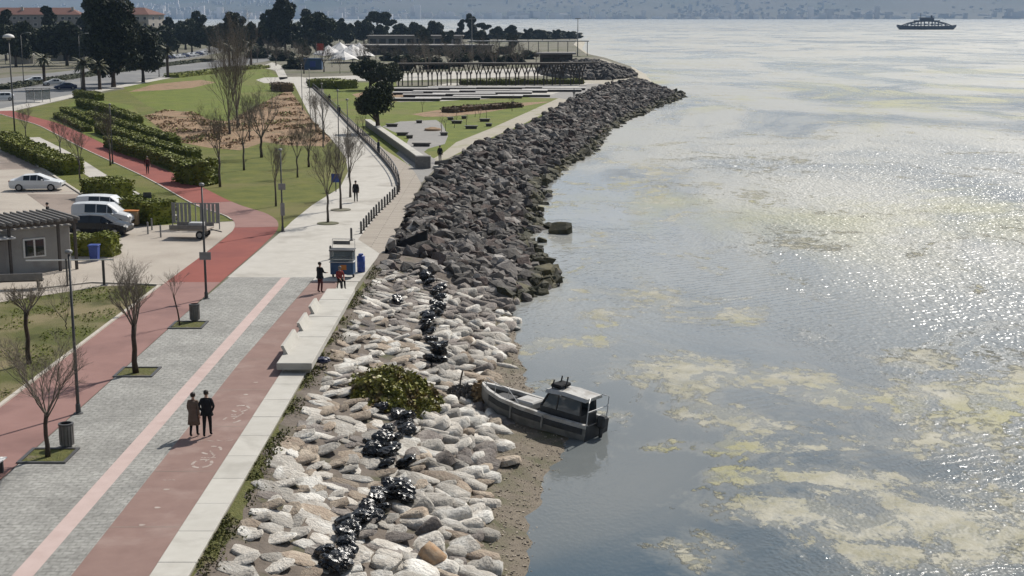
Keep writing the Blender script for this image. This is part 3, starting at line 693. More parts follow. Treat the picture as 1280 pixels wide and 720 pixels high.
# worn white pictograms on the brown strip
def splat(cx, cy, w, h, n=9, rz=0):
    P = []
    for k in range(n):
        a = 2 * math.pi * k / n; r = random.uniform(0.55, 1)
        x, yy = math.cos(a) * w * r, math.sin(a) * h * r
        P.append((cx + x * math.cos(rz) - yy * math.sin(rz), cy + x * math.sin(rz) + yy * math.cos(rz)))
    return P
marks = []
def stroke(x0, y0_, x1, y1, w=.05):
    n = 5
    for k in range(n):
        if random.random() < .22: continue
        u = (k + .5) / n
        marks.append(((x0 + (x1 - x0) * u, y0_ + (y1 - y0_) * u), max(abs(x1 - x0) / n * .62, w), max(abs(y1 - y0_) / n * .62, w)))
arcs = []
for yy in (46.4, 51.7):                                   # worn bicycle pictograms: two wheels, frame, bar
    for cy2 in (yy - .75, yy + .75):
        for a in range(5):
            if random.random() < .75: arcs.append((-10.55, cy2, a * 1.257, a * 1.257 + random.uniform(.5, 1.1)))
    stroke(-10.55, yy - .7, -10.3, yy + .1); stroke(-10.3, yy + .1, -10.6, yy + .7); stroke(-10.75, yy - .1, -10.2, yy - .1)
stroke(-11.7, 48.2, -9.95, 48.3, .03); stroke(-11.6, 43.9, -10.9, 43.95, .03)
for yy in (39.8, 41.3, 43.0, 54.5, 56.4): marks.append(((-10.9 + random.uniform(-.3, .3), yy), .14, .1))
strip = bpy.data.objects['brown_strip']
for q in np.arange(24, 78, 5.2):
    sheet('paving_seam', [(-11.97, q), (-9.9, q + .02), (-9.9, q + .06), (-11.97, q + .05)], 0.0395, 'bay_brown', parent=strip)
for cx, cy_, a0, a1 in arcs:
    A_ = np.linspace(a0, a1, 5)
    sheet('painted_mark', [(cx + .37 * math.cos(q), cy_ + .5 * math.sin(q)) for q in A_] + [(cx + (.27 + random.uniform(-.02, .02)) * math.cos(q), cy_ + .38 * math.sin(q)) for q in A_[::-1]], 0.041, 'worn_white', parent=strip)
for (cx, cy_), w, h in marks:
    sheet('painted_mark', splat(cx, cy_, w, h, 9, random.uniform(-.6, .6)), 0.041, 'worn_white', parent=strip)

# ------------------------------------------------------------------ stone slope, rock armour, beach
def grid_mesh(name, ys, x0f, x1f, nx_, zf, m, jit=0.0):
    V = []
    for y_ in ys:
        a, b = x0f(y_), x1f(y_)
        for i in range(nx_):
            x = a + (b - a) * i / (nx_ - 1)
            V.append((x, y_, zf(x, y_) + jit * mnoise.noise((x * 0.9, y_ * 0.9, 2))))
    Fc = [(j * nx_ + i, j * nx_ + i + 1, (j + 1) * nx_ + i + 1, (j + 1) * nx_ + i) for j in range(len(ys) - 1) for i in range(nx_ - 1)]
    return link(name, arr_mesh(name, V, Fc, m, smooth=True))
slope = structure(grid_mesh('stone_slope', np.arange(18, 88.1, 0.5), lambda y_: crest(y_) - 0.05, lambda y_: toe(y_) + 0.5, 20, lambda x, y_: slope_z(x, y_) - 0.02, 'mortar', 0.05))
armour = structure(grid_mesh('rock_armour', np.arange(82, 346, 1.5), lambda y_: crest(y_) - 0.3, lambda y_: shore(y_) + 5, 16, lambda x, y_: slope_z(x, y_) - 0.55, 'armour_rock', 0.3))
beach = structure(grid_mesh('beach', np.arange(16, 90, 0.4), lambda y_: toe(y_) - 0.6, lambda y_: shore(y_) + 8, 40, lambda x, y_: max(slope_z(x, y_), -4.5) + 0.02 - (0.5 if x < toe(y_) - 0.3 else 0), 'beach', 0.09))

def hull_stone(npts, flat, seed):
    r_ = random.Random(seed); bm = bmesh.new()
    for _ in range(npts):
        d = Vector((r_.gauss(0, 1), r_.gauss(0, 1), r_.gauss(0, 1))).normalized()
        k = max(abs(d.x), abs(d.y), abs(d.z)) ** -0.35
        d = d * k * r_.uniform(0.86, 1.05)
        bm.verts.new((d.x * 0.5, d.y * 0.5, d.z * 0.5 * flat))
    bmesh.ops.convex_hull(bm, input=bm.verts)
    bmesh.ops.delete(bm, geom=[v for v in bm.verts if not v.link_faces], context='VERTS')
    bmesh.ops.triangulate(bm, faces=bm.faces)
    bm.verts.index_update()
    V = np.array([v.co[:] for v in bm.verts]); Fc = np.array([[v.index for v in f.verts] for f in bm.faces]); bm.free()
    return V, Fc
def slab_stone(seed):
    """flat broken stone: uneven outline, chamfered rough top"""
    r_ = random.Random(seed); n = r_.choice((6, 7, 7, 8)); out = []
    for k in range(n):
        a = 2 * math.pi * (k + r_.uniform(-.28, .28)) / n
        q = max(abs(math.cos(a)), abs(math.sin(a))) ** -0.55
        out.append((math.cos(a) * .5 * q * r_.uniform(.78, 1.04), math.sin(a) * .5 * q * r_.uniform(.78, 1.04)))
    V = [(x * 1.0, y * 1.0, -.5) for x, y in out] + [(x, y, r_.uniform(.0, .2)) for x, y in out]
    k0 = r_.uniform(.8, .9); sl = (r_.uniform(-.25, .25), r_.uniform(-.25, .25))
    V += [(x * k0 + r_.uniform(-.03, .03), y * k0 + r_.uniform(-.03, .03), .36 + x * sl[0] + y * sl[1] + r_.uniform(-.06, .06)) for x, y in out]
    V.append((r_.uniform(-.08, .08), r_.uniform(-.08, .08), .38 + r_.uniform(-.05, .04)))
    Fc = []
    for b in (0, n):
        for k in range(n):
            a, c = b + k, b + (k + 1) % n
            Fc += [(a, c, c + n), (a, c + n, a + n)]
    Fc += [(2 * n + k, 2 * n + (k + 1) % n, 3 * n) for k in range(n)]
    return np.array(V), np.array(Fc)
FLAT = [slab_stone(s) for s in range(16)] + [hull_stone(17, 0.8, 300 + s) for s in range(12)]
BOULD = [hull_stone(12 + s % 7, 0.9, 100 + s) for s in range(14)]
def rot3(a, b, c):
    return np.array(Matrix.Rotation(c, 3, 'Z') @ Matrix.Rotation(b, 3, 'Y') @ Matrix.Rotation(a, 3, 'X'))

def lay(stones, protos, smooth, parent, piece, mats, mass_name):
    """nearest 300 stones as objects of their own that share mesh data, the rest as one mass"""
    stones.sort(key=lambda s: s[0][1])
    meshes = {}
    for (loc, sz, rt, pi, mi) in stones[:300]:
        if (pi, mi) not in meshes:
            meshes[(pi, mi)] = arr_mesh(piece, *protos[pi], mats[mi], None, smooth)
        o = link(piece, meshes[(pi, mi)], parent)
        o.location = loc; o.scale = sz; o.rotation_euler = rt
    V, Fc, mm, off = [], [], [], 0
    for (loc, sz, rt, pi, mi) in stones[300:]:
        pv, pf = protos[pi]
        V.append((pv * np.array(sz)) @ rot3(*rt).T + np.array(loc)); Fc.append(pf + off); off += len(pv); mm += [mi] * len(pf)
    if V:
        o = link(mass_name, arr_mesh(mass_name, np.concatenate(V), np.concatenate(Fc), mats, mm, smooth), parent); o['kind'] = 'stuff'

stones = []
y_ = 33.5
while y_ < 86:
    rowd = random.uniform(0.44, 0.74)
    x = crest(y_) + random.uniform(0.3, 0.75)
    t_ = toe(y_)
    while x < t_ + 0.35:
        v = (x - crest(y_)) / (t_ - crest(y_))
        loose = v > 0.62
        w = random.uniform(0.45, 1.3) * (1.0 if not loose else 1.05)
        if random.random() < 0.1: w *= 0.55
        d = rowd * random.uniform(0.85, 1.3) * (1.15 if loose else 1)
        h = random.uniform(0.11, 0.2) if not loose else random.uniform(0.2, 0.38)
        if random.random() > (0.05 if not loose else 0.02):
            xc = x + w / 2; yc = y_ + random.uniform(-0.16, 0.16)
            far_mix = min(max((y_ - 66) / 18, 0), 1)
            p = random.random()
            tan_bias = 0.5 + 0.5 * mnoise.noise((xc * 0.35, yc * 0.22, 9))
            if p < 0.75 * far_mix: mi = 2
            elif p < 0.16 + 0.14 * tan_bias: mi = 1
            elif p < 0.24 + 0.26 * tan_bias * (0.5 if v > 0.6 else 1): mi = 2
            else: mi = 0
            tilt = math.atan2(1.9, 7.3)
            rt = (random.gauss(0, .06), tilt + random.gauss(0, .05 if not loose else .16), random.gauss(0, .12 if not loose else .34) + (math.pi if random.random() < .5 else 0))
            stones.append(((xc, yc, slope_z(xc, yc) + h * (-0.02 if not loose else 0.12)), (w * 1.26, d * (1.52 if not loose else 1.5), h * (.9 if not loose else 1.4)), rt, random.randrange(16) if (not loose or random.random() < .8) else 16 + random.randrange(12), mi))
        x += w * random.uniform(0.95, 1.05) + random.uniform(0.0, 0.06)
    y_ += rowd * random.uniform(0.88, 1.0)
stones.append(((-2.45, 40.8, slope_z(-2.45, 40.8) + 0.28), (1.0, 0.6, 0.6), (0.1, 0.5, -0.5), 3, 3))
lay(stones, FLAT, True, slope, 'stone', ['slope_stone', 'slope_stone_tan', 'slope_stone_dark', 'slope_stone_rust'], 'stones_beyond')

rocks = []
for k in range(7600):
    y_ = 84 + 258 * random.random() ** 1.25
    c, w = crest(y_), shore(y_)
    v = random.random() ** 0.9
    x = c + 0.45 + (w - c + 0.3) * v
    if y_ < 89 and x < -3.2 - 1.2 * (y_ - 84) / 5 and random.random() < 0.7: continue
    s = random.uniform(0.5, 1.15) * (1 + 0.5 * (random.random() < 0.15)) * (1 + 0.25 * max(0, v - 0.6))
    edge_r = v > 0.86
    p = random.random()
    if edge_r and p < 0.85: mi = 3
    elif p < 0.2: mi = 1
    elif p < (0.62 if y_ < 96 else 0.42) and v < 0.8: mi = 2
    else: mi = 0
    z = slope_z(x, y_) + random.uniform(-0.35, 0.3)
    rocks.append(((x, y_, z), (s * random.uniform(0.9, 1.5), s * random.uniform(0.8, 1.2), s * random.uniform(0.6, 0.95)),
                  (random.gauss(0, .35), random.gauss(0.15, .35), random.uniform(0, 6.28)), random.randrange(14), mi))
for (x, y_, s) in ((3.1, 115, 1.2), (3.9, 112.5, 2.0), (1.9, 92.2, 2.2), (1.2, 91.0, 2.0), (2.5, 93.6, 1.7), (0.2, 90, 1.9), (-1.0, 89.2, 1.8), (0.9, 88.6, 1.6), (1.4, 105.5, 1.2), (2.4, 108, 1.0), (2.6, 97.5, 1.3)):
    rocks.append(((x, y_, SEA + 0.12 * s), (s * 1.25, s, s * 0.75), (0.1, 0.2, random.uniform(0, 3)), random.randrange(12), 3))
lay(rocks, BOULD, False, armour, 'rock', ['armour_rock', 'armour_rock_red', 'armour_rock_pale', 'rock_weed'], 'rocks_beyond')
# low mound of dark rock beyond the last promontory, before the pale sand of the spit
V, Fc, off = [], [], 0
for k in range(900):
    a = random.random() * 6.28; r_ = math.sqrt(random.random())
    x, y_ = 20 + 13 * r_ * math.cos(a), 385 + 50 * r_ * math.sin(a)
    s = random.uniform(0.8, 2.0); pv, pf = BOULD[k % 12]
    z = 2.6 * (1 - r_ ** 1.6)
    V.append((pv * s * np.array((1.2, 1.2, 0.9))) @ rot3(a, a * 2, a * 3).T + np.array((x, y_, z))); Fc.append(pf + off); off += len(pv)
tag(link('rubble_mound', arr_mesh('rubble_mound', np.concatenate(V), np.concatenate(Fc), 'armour_rock')), 'low mound of dark rubble at the neck of the spit', 'rubble', None, 'stuff')
mb = MB(); mb.lathe([(15, -0.1), (12, 0.9), (8, 1.9), (3, 2.5), (0.3, 2.6)], 20, 0, (0, 0, 0), Matrix.Translation((20, 385, 0)) @ Matrix.Diagonal((0.9, 3.4, 1, 1)))
structure(mb.build('mound', 'armour_rock', None, True))

# pebbles and shell bits on the beach; moss and weeds along the edge of the promenade
V, Fc, off = [], [], 0
for k in range(4200):
    y_ = 34 + 54 * random.random(); x = toe(y_) - 0.2 + (shore(y_) - toe(y_) + 0.5) * random.random()
    s = 0.02 + 0.08 * random.random() ** 3; pv, pf = FLAT[k % 12]
    V.append((pv * s * np.array((1.3, 1.0, 0.8))) @ rot3(0, 0, k).T + np.array((x, y_, slope_z(x, y_) + 0.03 + 0.09 * mnoise.noise((x * .9, y_ * .9, 2))))); Fc.append(pf + off); off += len(pv)
tag(link('gravel', arr_mesh('gravel', np.concatenate(V), np.concatenate(Fc), 'pebble')), 'brown pebbles strewn over the narrow beach', 'gravel', None, 'stuff')
ys = np.arange(20, 80, 0.4); mb = MB()
L = [(crest(q) - 0.02, q, -0.03) for q in ys]; Rr = [(crest(q) + 0.28 + 0.25 * mnoise.noise((q * 0.8, 4, 0)) + (0.15 if q < 46 else 0), q, -0.13) for q in ys]
mb.add(L + Rr, [(i, len(ys) + i, len(ys) + i + 1, i + 1) for i in range(len(ys) - 1)])
structure(mb.build('moss_verge', 'moss'))
P = []
for k in range(5200):
    q = 33 + 52 * random.random() ** 1.3; x = crest(q) + abs(random.gauss(0, 0.32)) + 0.03
    if mnoise.noise((x * 1.2, q * 0.5, 7)) < -0.1: continue
    P.append((x, q, slope_z(x, q) + 0.05 + 0.05 * random.random()))
V, Fc = leaf_quads(np.array(P), 0.055)
tag(link('weeds', arr_mesh('weeds', V, Fc, 'moss')), 'green moss and weeds along the foot of the promenade edge', 'weeds', None, 'stuff')
P = []
for k in range(9000):
    x, y_ = random.uniform(-27, -20.3), random.uniform(48, 78)
    if y_ > 75 and x < -24: continue
    if mnoise.noise((x * 0.5, y_ * 0.3, 3)) < 0.0: continue
    P.append((x, y_, 0.05))
V, Fc = leaf_quads(np.array(P), 0.06, 0, .6)
tag(link('grass', arr_mesh('grass', V, Fc, 'grass_lush')), 'tufts of rough grass on the dry lawn beside the running track', 'grass', None, 'stuff')

def in_poly(x, y, P):
    c = False
    for k in range(len(P)):
        (x0, y0_), (x1, y1) = P[k - 1], P[k]
        if (y0_ > y) != (y1 > y) and x < (x1 - x0) * (y - y0_) / (y1 - y0_) + x0: c = not c
    return c
SOIL = [(-56.16, 214.73), (-56.25, 227.62), (-50.87, 223.79), (-44.38, 206.37), (-41.04, 203.2), (-43.79, 248.94), (-46.09, 292.66), (-36.76, 244.37), (-28.67, 203.2), (-22.26, 172.65), (-22.01, 164.04), (-26.38, 165.07), (-29.95, 169.32), (-30.89, 159.08), (-34.97, 162.02), (-40.09, 169.32), (-45.79, 184.74)]
def scatter(poly, n, keep, z=0.06):
    xs, ys_ = [p[0] for p in poly], [p[1] for p in poly]; out = []
    while n > 0:
        n -= 1
        x, y_ = random.uniform(min(xs), max(xs)), random.uniform(min(ys_), max(ys_))
        if in_poly(x, y_, poly) and mnoise.noise((x * .22, y_ * .13, 5)) > keep: out.append((x, y_, z + .12 * random.random()))
    return np.array(out)
V, Fc = leaf_quads(scatter(SOIL, 26000, 0.0), .2, 0, .55)
tag(link('dry_grass', arr_mesh('dry_grass', V, Fc, 'straw')), 'tufts of dry brown grass on the bare soil of the park', 'grass', None, 'stuff')
V, Fc = leaf_quads(scatter(SOIL, 16000, 0.22), .2, 0, .4)
tag(link('green_tufts', arr_mesh('green_tufts', V, Fc, 'leaf_hedge')), 'green weed tufts growing through the bare soil of the park', 'weeds', None, 'stuff')

# ------------------------------------------------------------------ haze over the bay
hz = MB().box((0, 7000, 497), (24000, 15400, 1010)).build('haze', 'earth')
hz.data.materials.clear()
hm = bpy.data.materials.new('haze_air'); hm.use_nodes = True
hn = hm.node_tree.nodes; hn.clear()
ho = hn.new('ShaderNodeOutputMaterial'); pv_ = hn.new('ShaderNodeVolumePrincipled')
pv_.inputs['Color'].default_value = (0.42, 0.62, 0.92, 1); pv_.inputs['Density'].default_value = 0.00009; pv_.inputs['Anisotropy'].default_value = 0.0
hm.node_tree.links.new(pv_.outputs[0], ho.inputs['Volume'])
hz.data.materials.append(hm)
tag(hz, 'thin blue haze lying over the bay and the far shore', 'haze', None, 'stuff')

# ------------------------------------------------------------------ builders: trees and hedges
def bare_tree(seed, h=4.5, trunk_h=1.7, spread=0.55, up=0.5, n1=7, kids=4, depth=5, r0=0.1, twigm='twig', barkm='bark', lean=0.0):
    """trunk and branching crown of a leafless tree, as two meshes"""
    r_ = random.Random(seed); tk, cr_ = MB(), MB()
    pts = [Vector((0, 0, -0.05))]
    for i in range(1, 5):
        pts.append(Vector((lean * i * 0.25 + r_.gauss(0, .03), r_.gauss(0, .03), trunk_h * i / 4)))
    tk.tube(pts, [r0 * 1.25, r0, r0 * 0.9, r0 * 0.85, r0 * 0.95], 8)
    def branch(p, d, L, rad, lev):
        q = [p]; dd = d.copy(); k = 3 if lev < 3 else 2 if lev < 5 else 1
        for i in range(k):
            dd = (dd + Vector((r_.gauss(0, .13), r_.gauss(0, .13), r_.gauss(0.03, .08) + up * 0.12))).normalized()
            q.append(q[-1] + dd * (L / k))
        cr_.tube(q, [rad * (1 - 0.55 * i / k) for i in range(k + 1)], 5 if lev < 2 else 3, cap=False)
        if lev >= depth: return
        for i in range(kids + (lev == 1)):
            t = r_.uniform(0.35, 1.0); a = q[min(int(t * k), k - 1)].lerp(q[min(int(t * k) + 1, k)], (t * k) % 1)
            side = Vector((r_.gauss(0, 1), r_.gauss(0, 1), r_.gauss(0, .5))); side = (side - dd * side.dot(dd)).normalized()
            nd = (dd + side * r_.uniform(0.35, 0.85) + Vector((0, 0, up * 0.25))).normalized()
            branch(a, nd, L * r_.uniform(0.42, 0.68), max(rad * 0.46, 0.003), lev + 1)
    top = pts[-1]; L0 = (h - trunk_h) * 0.62
    for i in range(n1):
        a = 2 * math.pi * (i + r_.random() * 0.6) / n1; s = spread * r_.uniform(0.5, 1.2)
        d = Vector((math.cos(a) * s, math.sin(a) * s, 1)).normalized()
        branch(top - Vector((0, 0, r_.uniform(0, trunk_h * 0.12))), d, L0 * r_.uniform(0.75, 1.15), r0 * 0.36, 1)
    return tk, cr_, barkm, twigm
def tree_thing(name, label, cat, parts, loc, rz=0, group=None, scale=None):
    t = thing(name, label, cat, loc, rz, group)
    tk, cr_, bm_, tm_ = parts
    tk.build('trunk', bm_, t, True); cr_.build('crown', tm_, t)
    if scale: t.scale = (scale,) * 3
    return t
def leafy_tree(name, label, cat, h, trunk_h, blobs, nleaf, leaf, m='leaf_dark', r0=0.25, loc=(0, 0, 0), group=None, barkm='bark', limbs=6):
    t = thing(name, label, cat, loc, 0, group)
    tk = MB(); tk.tube([(0, 0, -0.1), (0.05, 0, trunk_h * 0.5), (0, 0.05, trunk_h), (0, 0, trunk_h + (h - trunk_h) * 0.6)], [r0 * 1.3, r0, r0 * 0.85, r0 * 0.25], 8)
    for i in range(limbs):
        c, r_ = blobs[i % len(blobs)]; z0 = trunk_h * random.uniform(0.75, 1.1)
        tk.tube([(0, 0, z0), (c[0] * 0.5, c[1] * 0.5, (z0 + c[2]) / 2), c], [r0 * 0.5, r0 * 0.3, r0 * 0.1], 5)
    tk.build('trunk', barkm, t, True)
    V, Fc = leaf_quads(blob_points(blobs, nleaf), leaf)
    link('crown', arr_mesh('crown', V, Fc, m), t)
    return t
def rnd_blobs(n, h0, h1, rad, rr, seed, taper=0.0, flat=0.8):
    r_ = random.Random(seed); out = []
    for i in range(n):
        a = r_.uniform(0, 6.28); t = (i + r_.random()) / n; z = h0 + (h1 - h0) * t
        k = rad * (1 - taper * t) * math.sqrt(r_.random())
        s = rr * r_.uniform(0.7, 1.25) * (1 - taper * 0.55 * t)
        out.append(((k * math.cos(a), k * math.sin(a), z), (s, s, s * flat)))
    return out
def hedge(label, line, w, h, leaf=0.13, dens=60, group=None, m='leaf_hedge', name='hedge', cat='hedge', z0=0.0):
    """clipped hedge along a line: solid leaf-coloured filler and a skin of leaves"""
    t = thing(name, label, cat, (*line[len(line) // 2], z0), 0, group); ox, oy = line[len(line) // 2]
    L = smooth_line(line, 1.0); P = []
    a, b = offset_line(L, -w / 2 * 0.82), offset_line(L, w / 2 * 0.82); core = MB()
    def hh(p): return h * (1 + 0.24 * mnoise.noise((p[0] * 0.6, p[1] * 0.5, 1)))
    core.loft([[(p[0] - ox, p[1] - oy, 0), (q[0] - ox, q[1] - oy, 0), (q[0] - ox, q[1] - oy, hh(p) * 0.9), (p[0] - ox, p[1] - oy, hh(p) * 0.9)] for p, q in zip(a, b)])
    core.build('inner_filler', m, t)  # solid filler added inside to block light through the leaves
    for i in range(len(L) - 1):
        p, q = Vector(L[i]), Vector(L[i + 1]); seg = (q - p).length; d = (q - p).normalized(); nn = Vector((-d.y, d.x))
        per = w + 2 * h
        for _ in range(int(seg * per * dens)):
            s = random.random() * per; e = p + d * random.random() * seg
            hz_ = hh((e.x, e.y)); bul = 1 + 0.26 * mnoise.noise((e.x * 0.8, e.y * 0.8, 6)) + random.gauss(0, .035)
            if s < w: u, z = (s - w / 2), hz_ * (1 - 0.16 * (2 * s / w - 1) ** 4) + random.gauss(0, .04)
            elif s < w + h: u, z = w / 2, (s - w) / h * hz_
            else: u, z = -w / 2, (s - w - h) / h * hz_
            P.append((e.x + nn.x * u * bul - ox, e.y + nn.y * u * bul - oy, z))
    for e, sgn in ((0, -1), (-1, 1)):
        p = Vector(L[e]); q = Vector(L[1] if e == 0 else L[-2]); d = (p - q).normalized(); nn = Vector((-d.y, d.x))
        for _ in range(int(w * h * dens)):
            u = random.uniform(-w / 2, w / 2); z = random.random() * hh(p); k = random.gauss(0.04, .05)
            P.append((p.x + d.x * k + nn.x * u - ox, p.y + d.y * k + nn.y * u - oy, z))
    V, Fc = leaf_quads(np.array(P), leaf, 0, .6)
    link('foliage', arr_mesh('foliage', V, Fc, m), t)
    return t

# ------------------------------------------------------------------ builders: vehicles
CARS = {
 'sedan': dict(st=[(-2.25, .35, .55, .80, .86, .75, .60), (-2.1, .24, .55, .93, 1.0, .84, .68), (-1.75, .2, .55, .94, 1.06, .87, .66), (-1.0, .2, .55, .93, 1.40, .88, .60), (0.2, .2, .55, .91, 1.46, .88, .60), (1.3, .2, .55, .88, 1.0, .87, .68), (2.0, .22, .52, .78, .86, .83, .65), (2.25, .35, .5, .64, .72, .74, .58)], cab=(2, 3, 4, 5), wx=1.36),
 'van': dict(st=[(-2.2, .32, .6, 1.0, 1.5, .80, .70), (-2.1, .24, .6, 1.02, 1.66, .86, .70), (-1.2, .2, .6, 1.02, 1.72, .88, .70), (-0.3, .2, .6, 1.02, 1.72, .88, .70), (0.5, .2, .6, 1.0, 1.67, .88, .68), (1.25, .2, .6, 1.0, 1.12, .87, .72), (2.0, .22, .55, .82, .92, .84, .68), (2.2, .35, .5, .66, .74, .76, .6)], cab=(1, 2, 4, 5), wx=1.38),
 'hatch': dict(st=[(-2.05, .35, .55, .86, 1.0, .76, .58), (-1.95, .24, .55, .93, 1.15, .84, .62), (-1.4, .2, .55, .96, 1.44, .87, .6), (-0.5, .2, .55, .95, 1.5, .88, .6), (0.35, .2, .55, .93, 1.45, .88, .6), (1.2, .2, .55, .9, 1.0, .87, .68), (1.9, .22, .52, .76, .84, .83, .65), (2.1, .35, .5, .62, .7, .74, .58)], cab=(1, 2, 4, 5), wx=1.3)}
def car(kind, paint, label, loc, rz, group=None, cat='car', name='parked_car'):
    D = CARS[kind]; S = D['st']; t = thing(name, label, cat, loc, rz, group)
    def ring(s):
        x, zb, zm, zl, zt, w, wr = s
        return [(x, -w * .9, zb), (x, -w, zm), (x, -w * .97, zl), (x, -wr, zt - .05), (x, -wr * .55, zt), (x, wr * .55, zt), (x, wr, zt - .05), (x, w * .97, zl), (x, w, zm), (x, w * .9, zb)]
    Rg = [ring(s) for s in S]
    b = MB(); b.loft(Rg); b.build('body', paint, t)
    def patch(c, nm, k=0.014, inset=0.1):
        c = [Vector(p) for p in c]; m_ = sum(c, Vector()) / 4
        n_ = (c[1] - c[0]).cross(c[3] - c[0]).normalized()
        if n_.dot(m_ - Vector((m_.x * 0.6, 0, 0.6))) < 0: n_ = -n_
        q = [p.lerp(m_, inset) + n_ * k for p in c]; g = MB()
        g.add(q + [p - n_ * k * 1.6 for p in q], [(0, 1, 2, 3), (0, 4, 5, 1), (1, 5, 6, 2), (2, 6, 7, 3), (3, 7, 4, 0)])
        g.build(nm, 'glass_dark', t)
    a, b1, b2, e = D['cab']
    patch((Rg[e][3], Rg[e][6], Rg[b2][6], Rg[b2][3]), 'windshield')
    patch((Rg[a][3], Rg[a][6], Rg[b1][6], Rg[b1][3]), 'rear_window')
    for lo, hi in ((2, 3), (7, 6)):
        mid = (b1 + b2) / 2
        ks = [b1] + [i for i in range(b1 + 1, b2)] + [b2]
        if len(ks) == 2:
            A, B = [Vector(p) for p in Rg[b1]], [Vector(p) for p in Rg[b2]]; Mi = [p.lerp(q, .5) for p, q in zip(A, B)]
            rr = [A, Mi, B]
        else: rr = [Rg[k] for k in ks]
        for r0_, r1_ in zip(rr, rr[1:]):
            patch((r0_[lo], r1_[lo], r1_[hi], r0_[hi]), 'side_window')
        v0, v1, v2 = Vector(Rg[b2][lo]), Vector(Rg[e][lo]), Vector(Rg[b2][hi])
        patch((v0, v0.lerp(v1, .6), v2.lerp(Vector(Rg[e][hi]), .45), v2), 'quarter_window', inset=0.16)
    for sx in (-1, 1):
        for sy in (-1, 1):
            w = MB(); M_ = Matrix.Translation((sx * D['wx'], sy * 0.79, 0.32)) @ Matrix.Rotation(R(90), 4, 'X')
            w.lathe([(.2, -.11), (.3, -.11), (.325, -.08), (.325, .08), (.3, .11), (.2, .11)], 14, 0, M=M_)
            wo = w.build('wheel', 'tyre', t, True)
            rm = MB(); rm.lathe([(.205, -.115), (.205, .115)], 10, 0, M=M_); rm.build('rim', 'rim', wo)
    for sy in (-1, 1):
        MB().cbox((S[-1][0] - .12, sy * .58, S[-2][3] - .1), (.28, .3, .14), .03).build('headlight', 'lamp_clear', t)
        MB().cbox((S[0][0] + .05, sy * .62, .82), (.14, .2, .2), .03).build('tail_light', 'lamp_red', t)
        MB().cbox((S[b2][0] + .45, sy * .98, .98), (.12, .2, .13), .03).build('mirror', paint, t)
    MB().cbox((S[-1][0] - .02, 0, .42), (.1, 1.2, .16), .03).build('bumper', 'tyre', t)
    return t

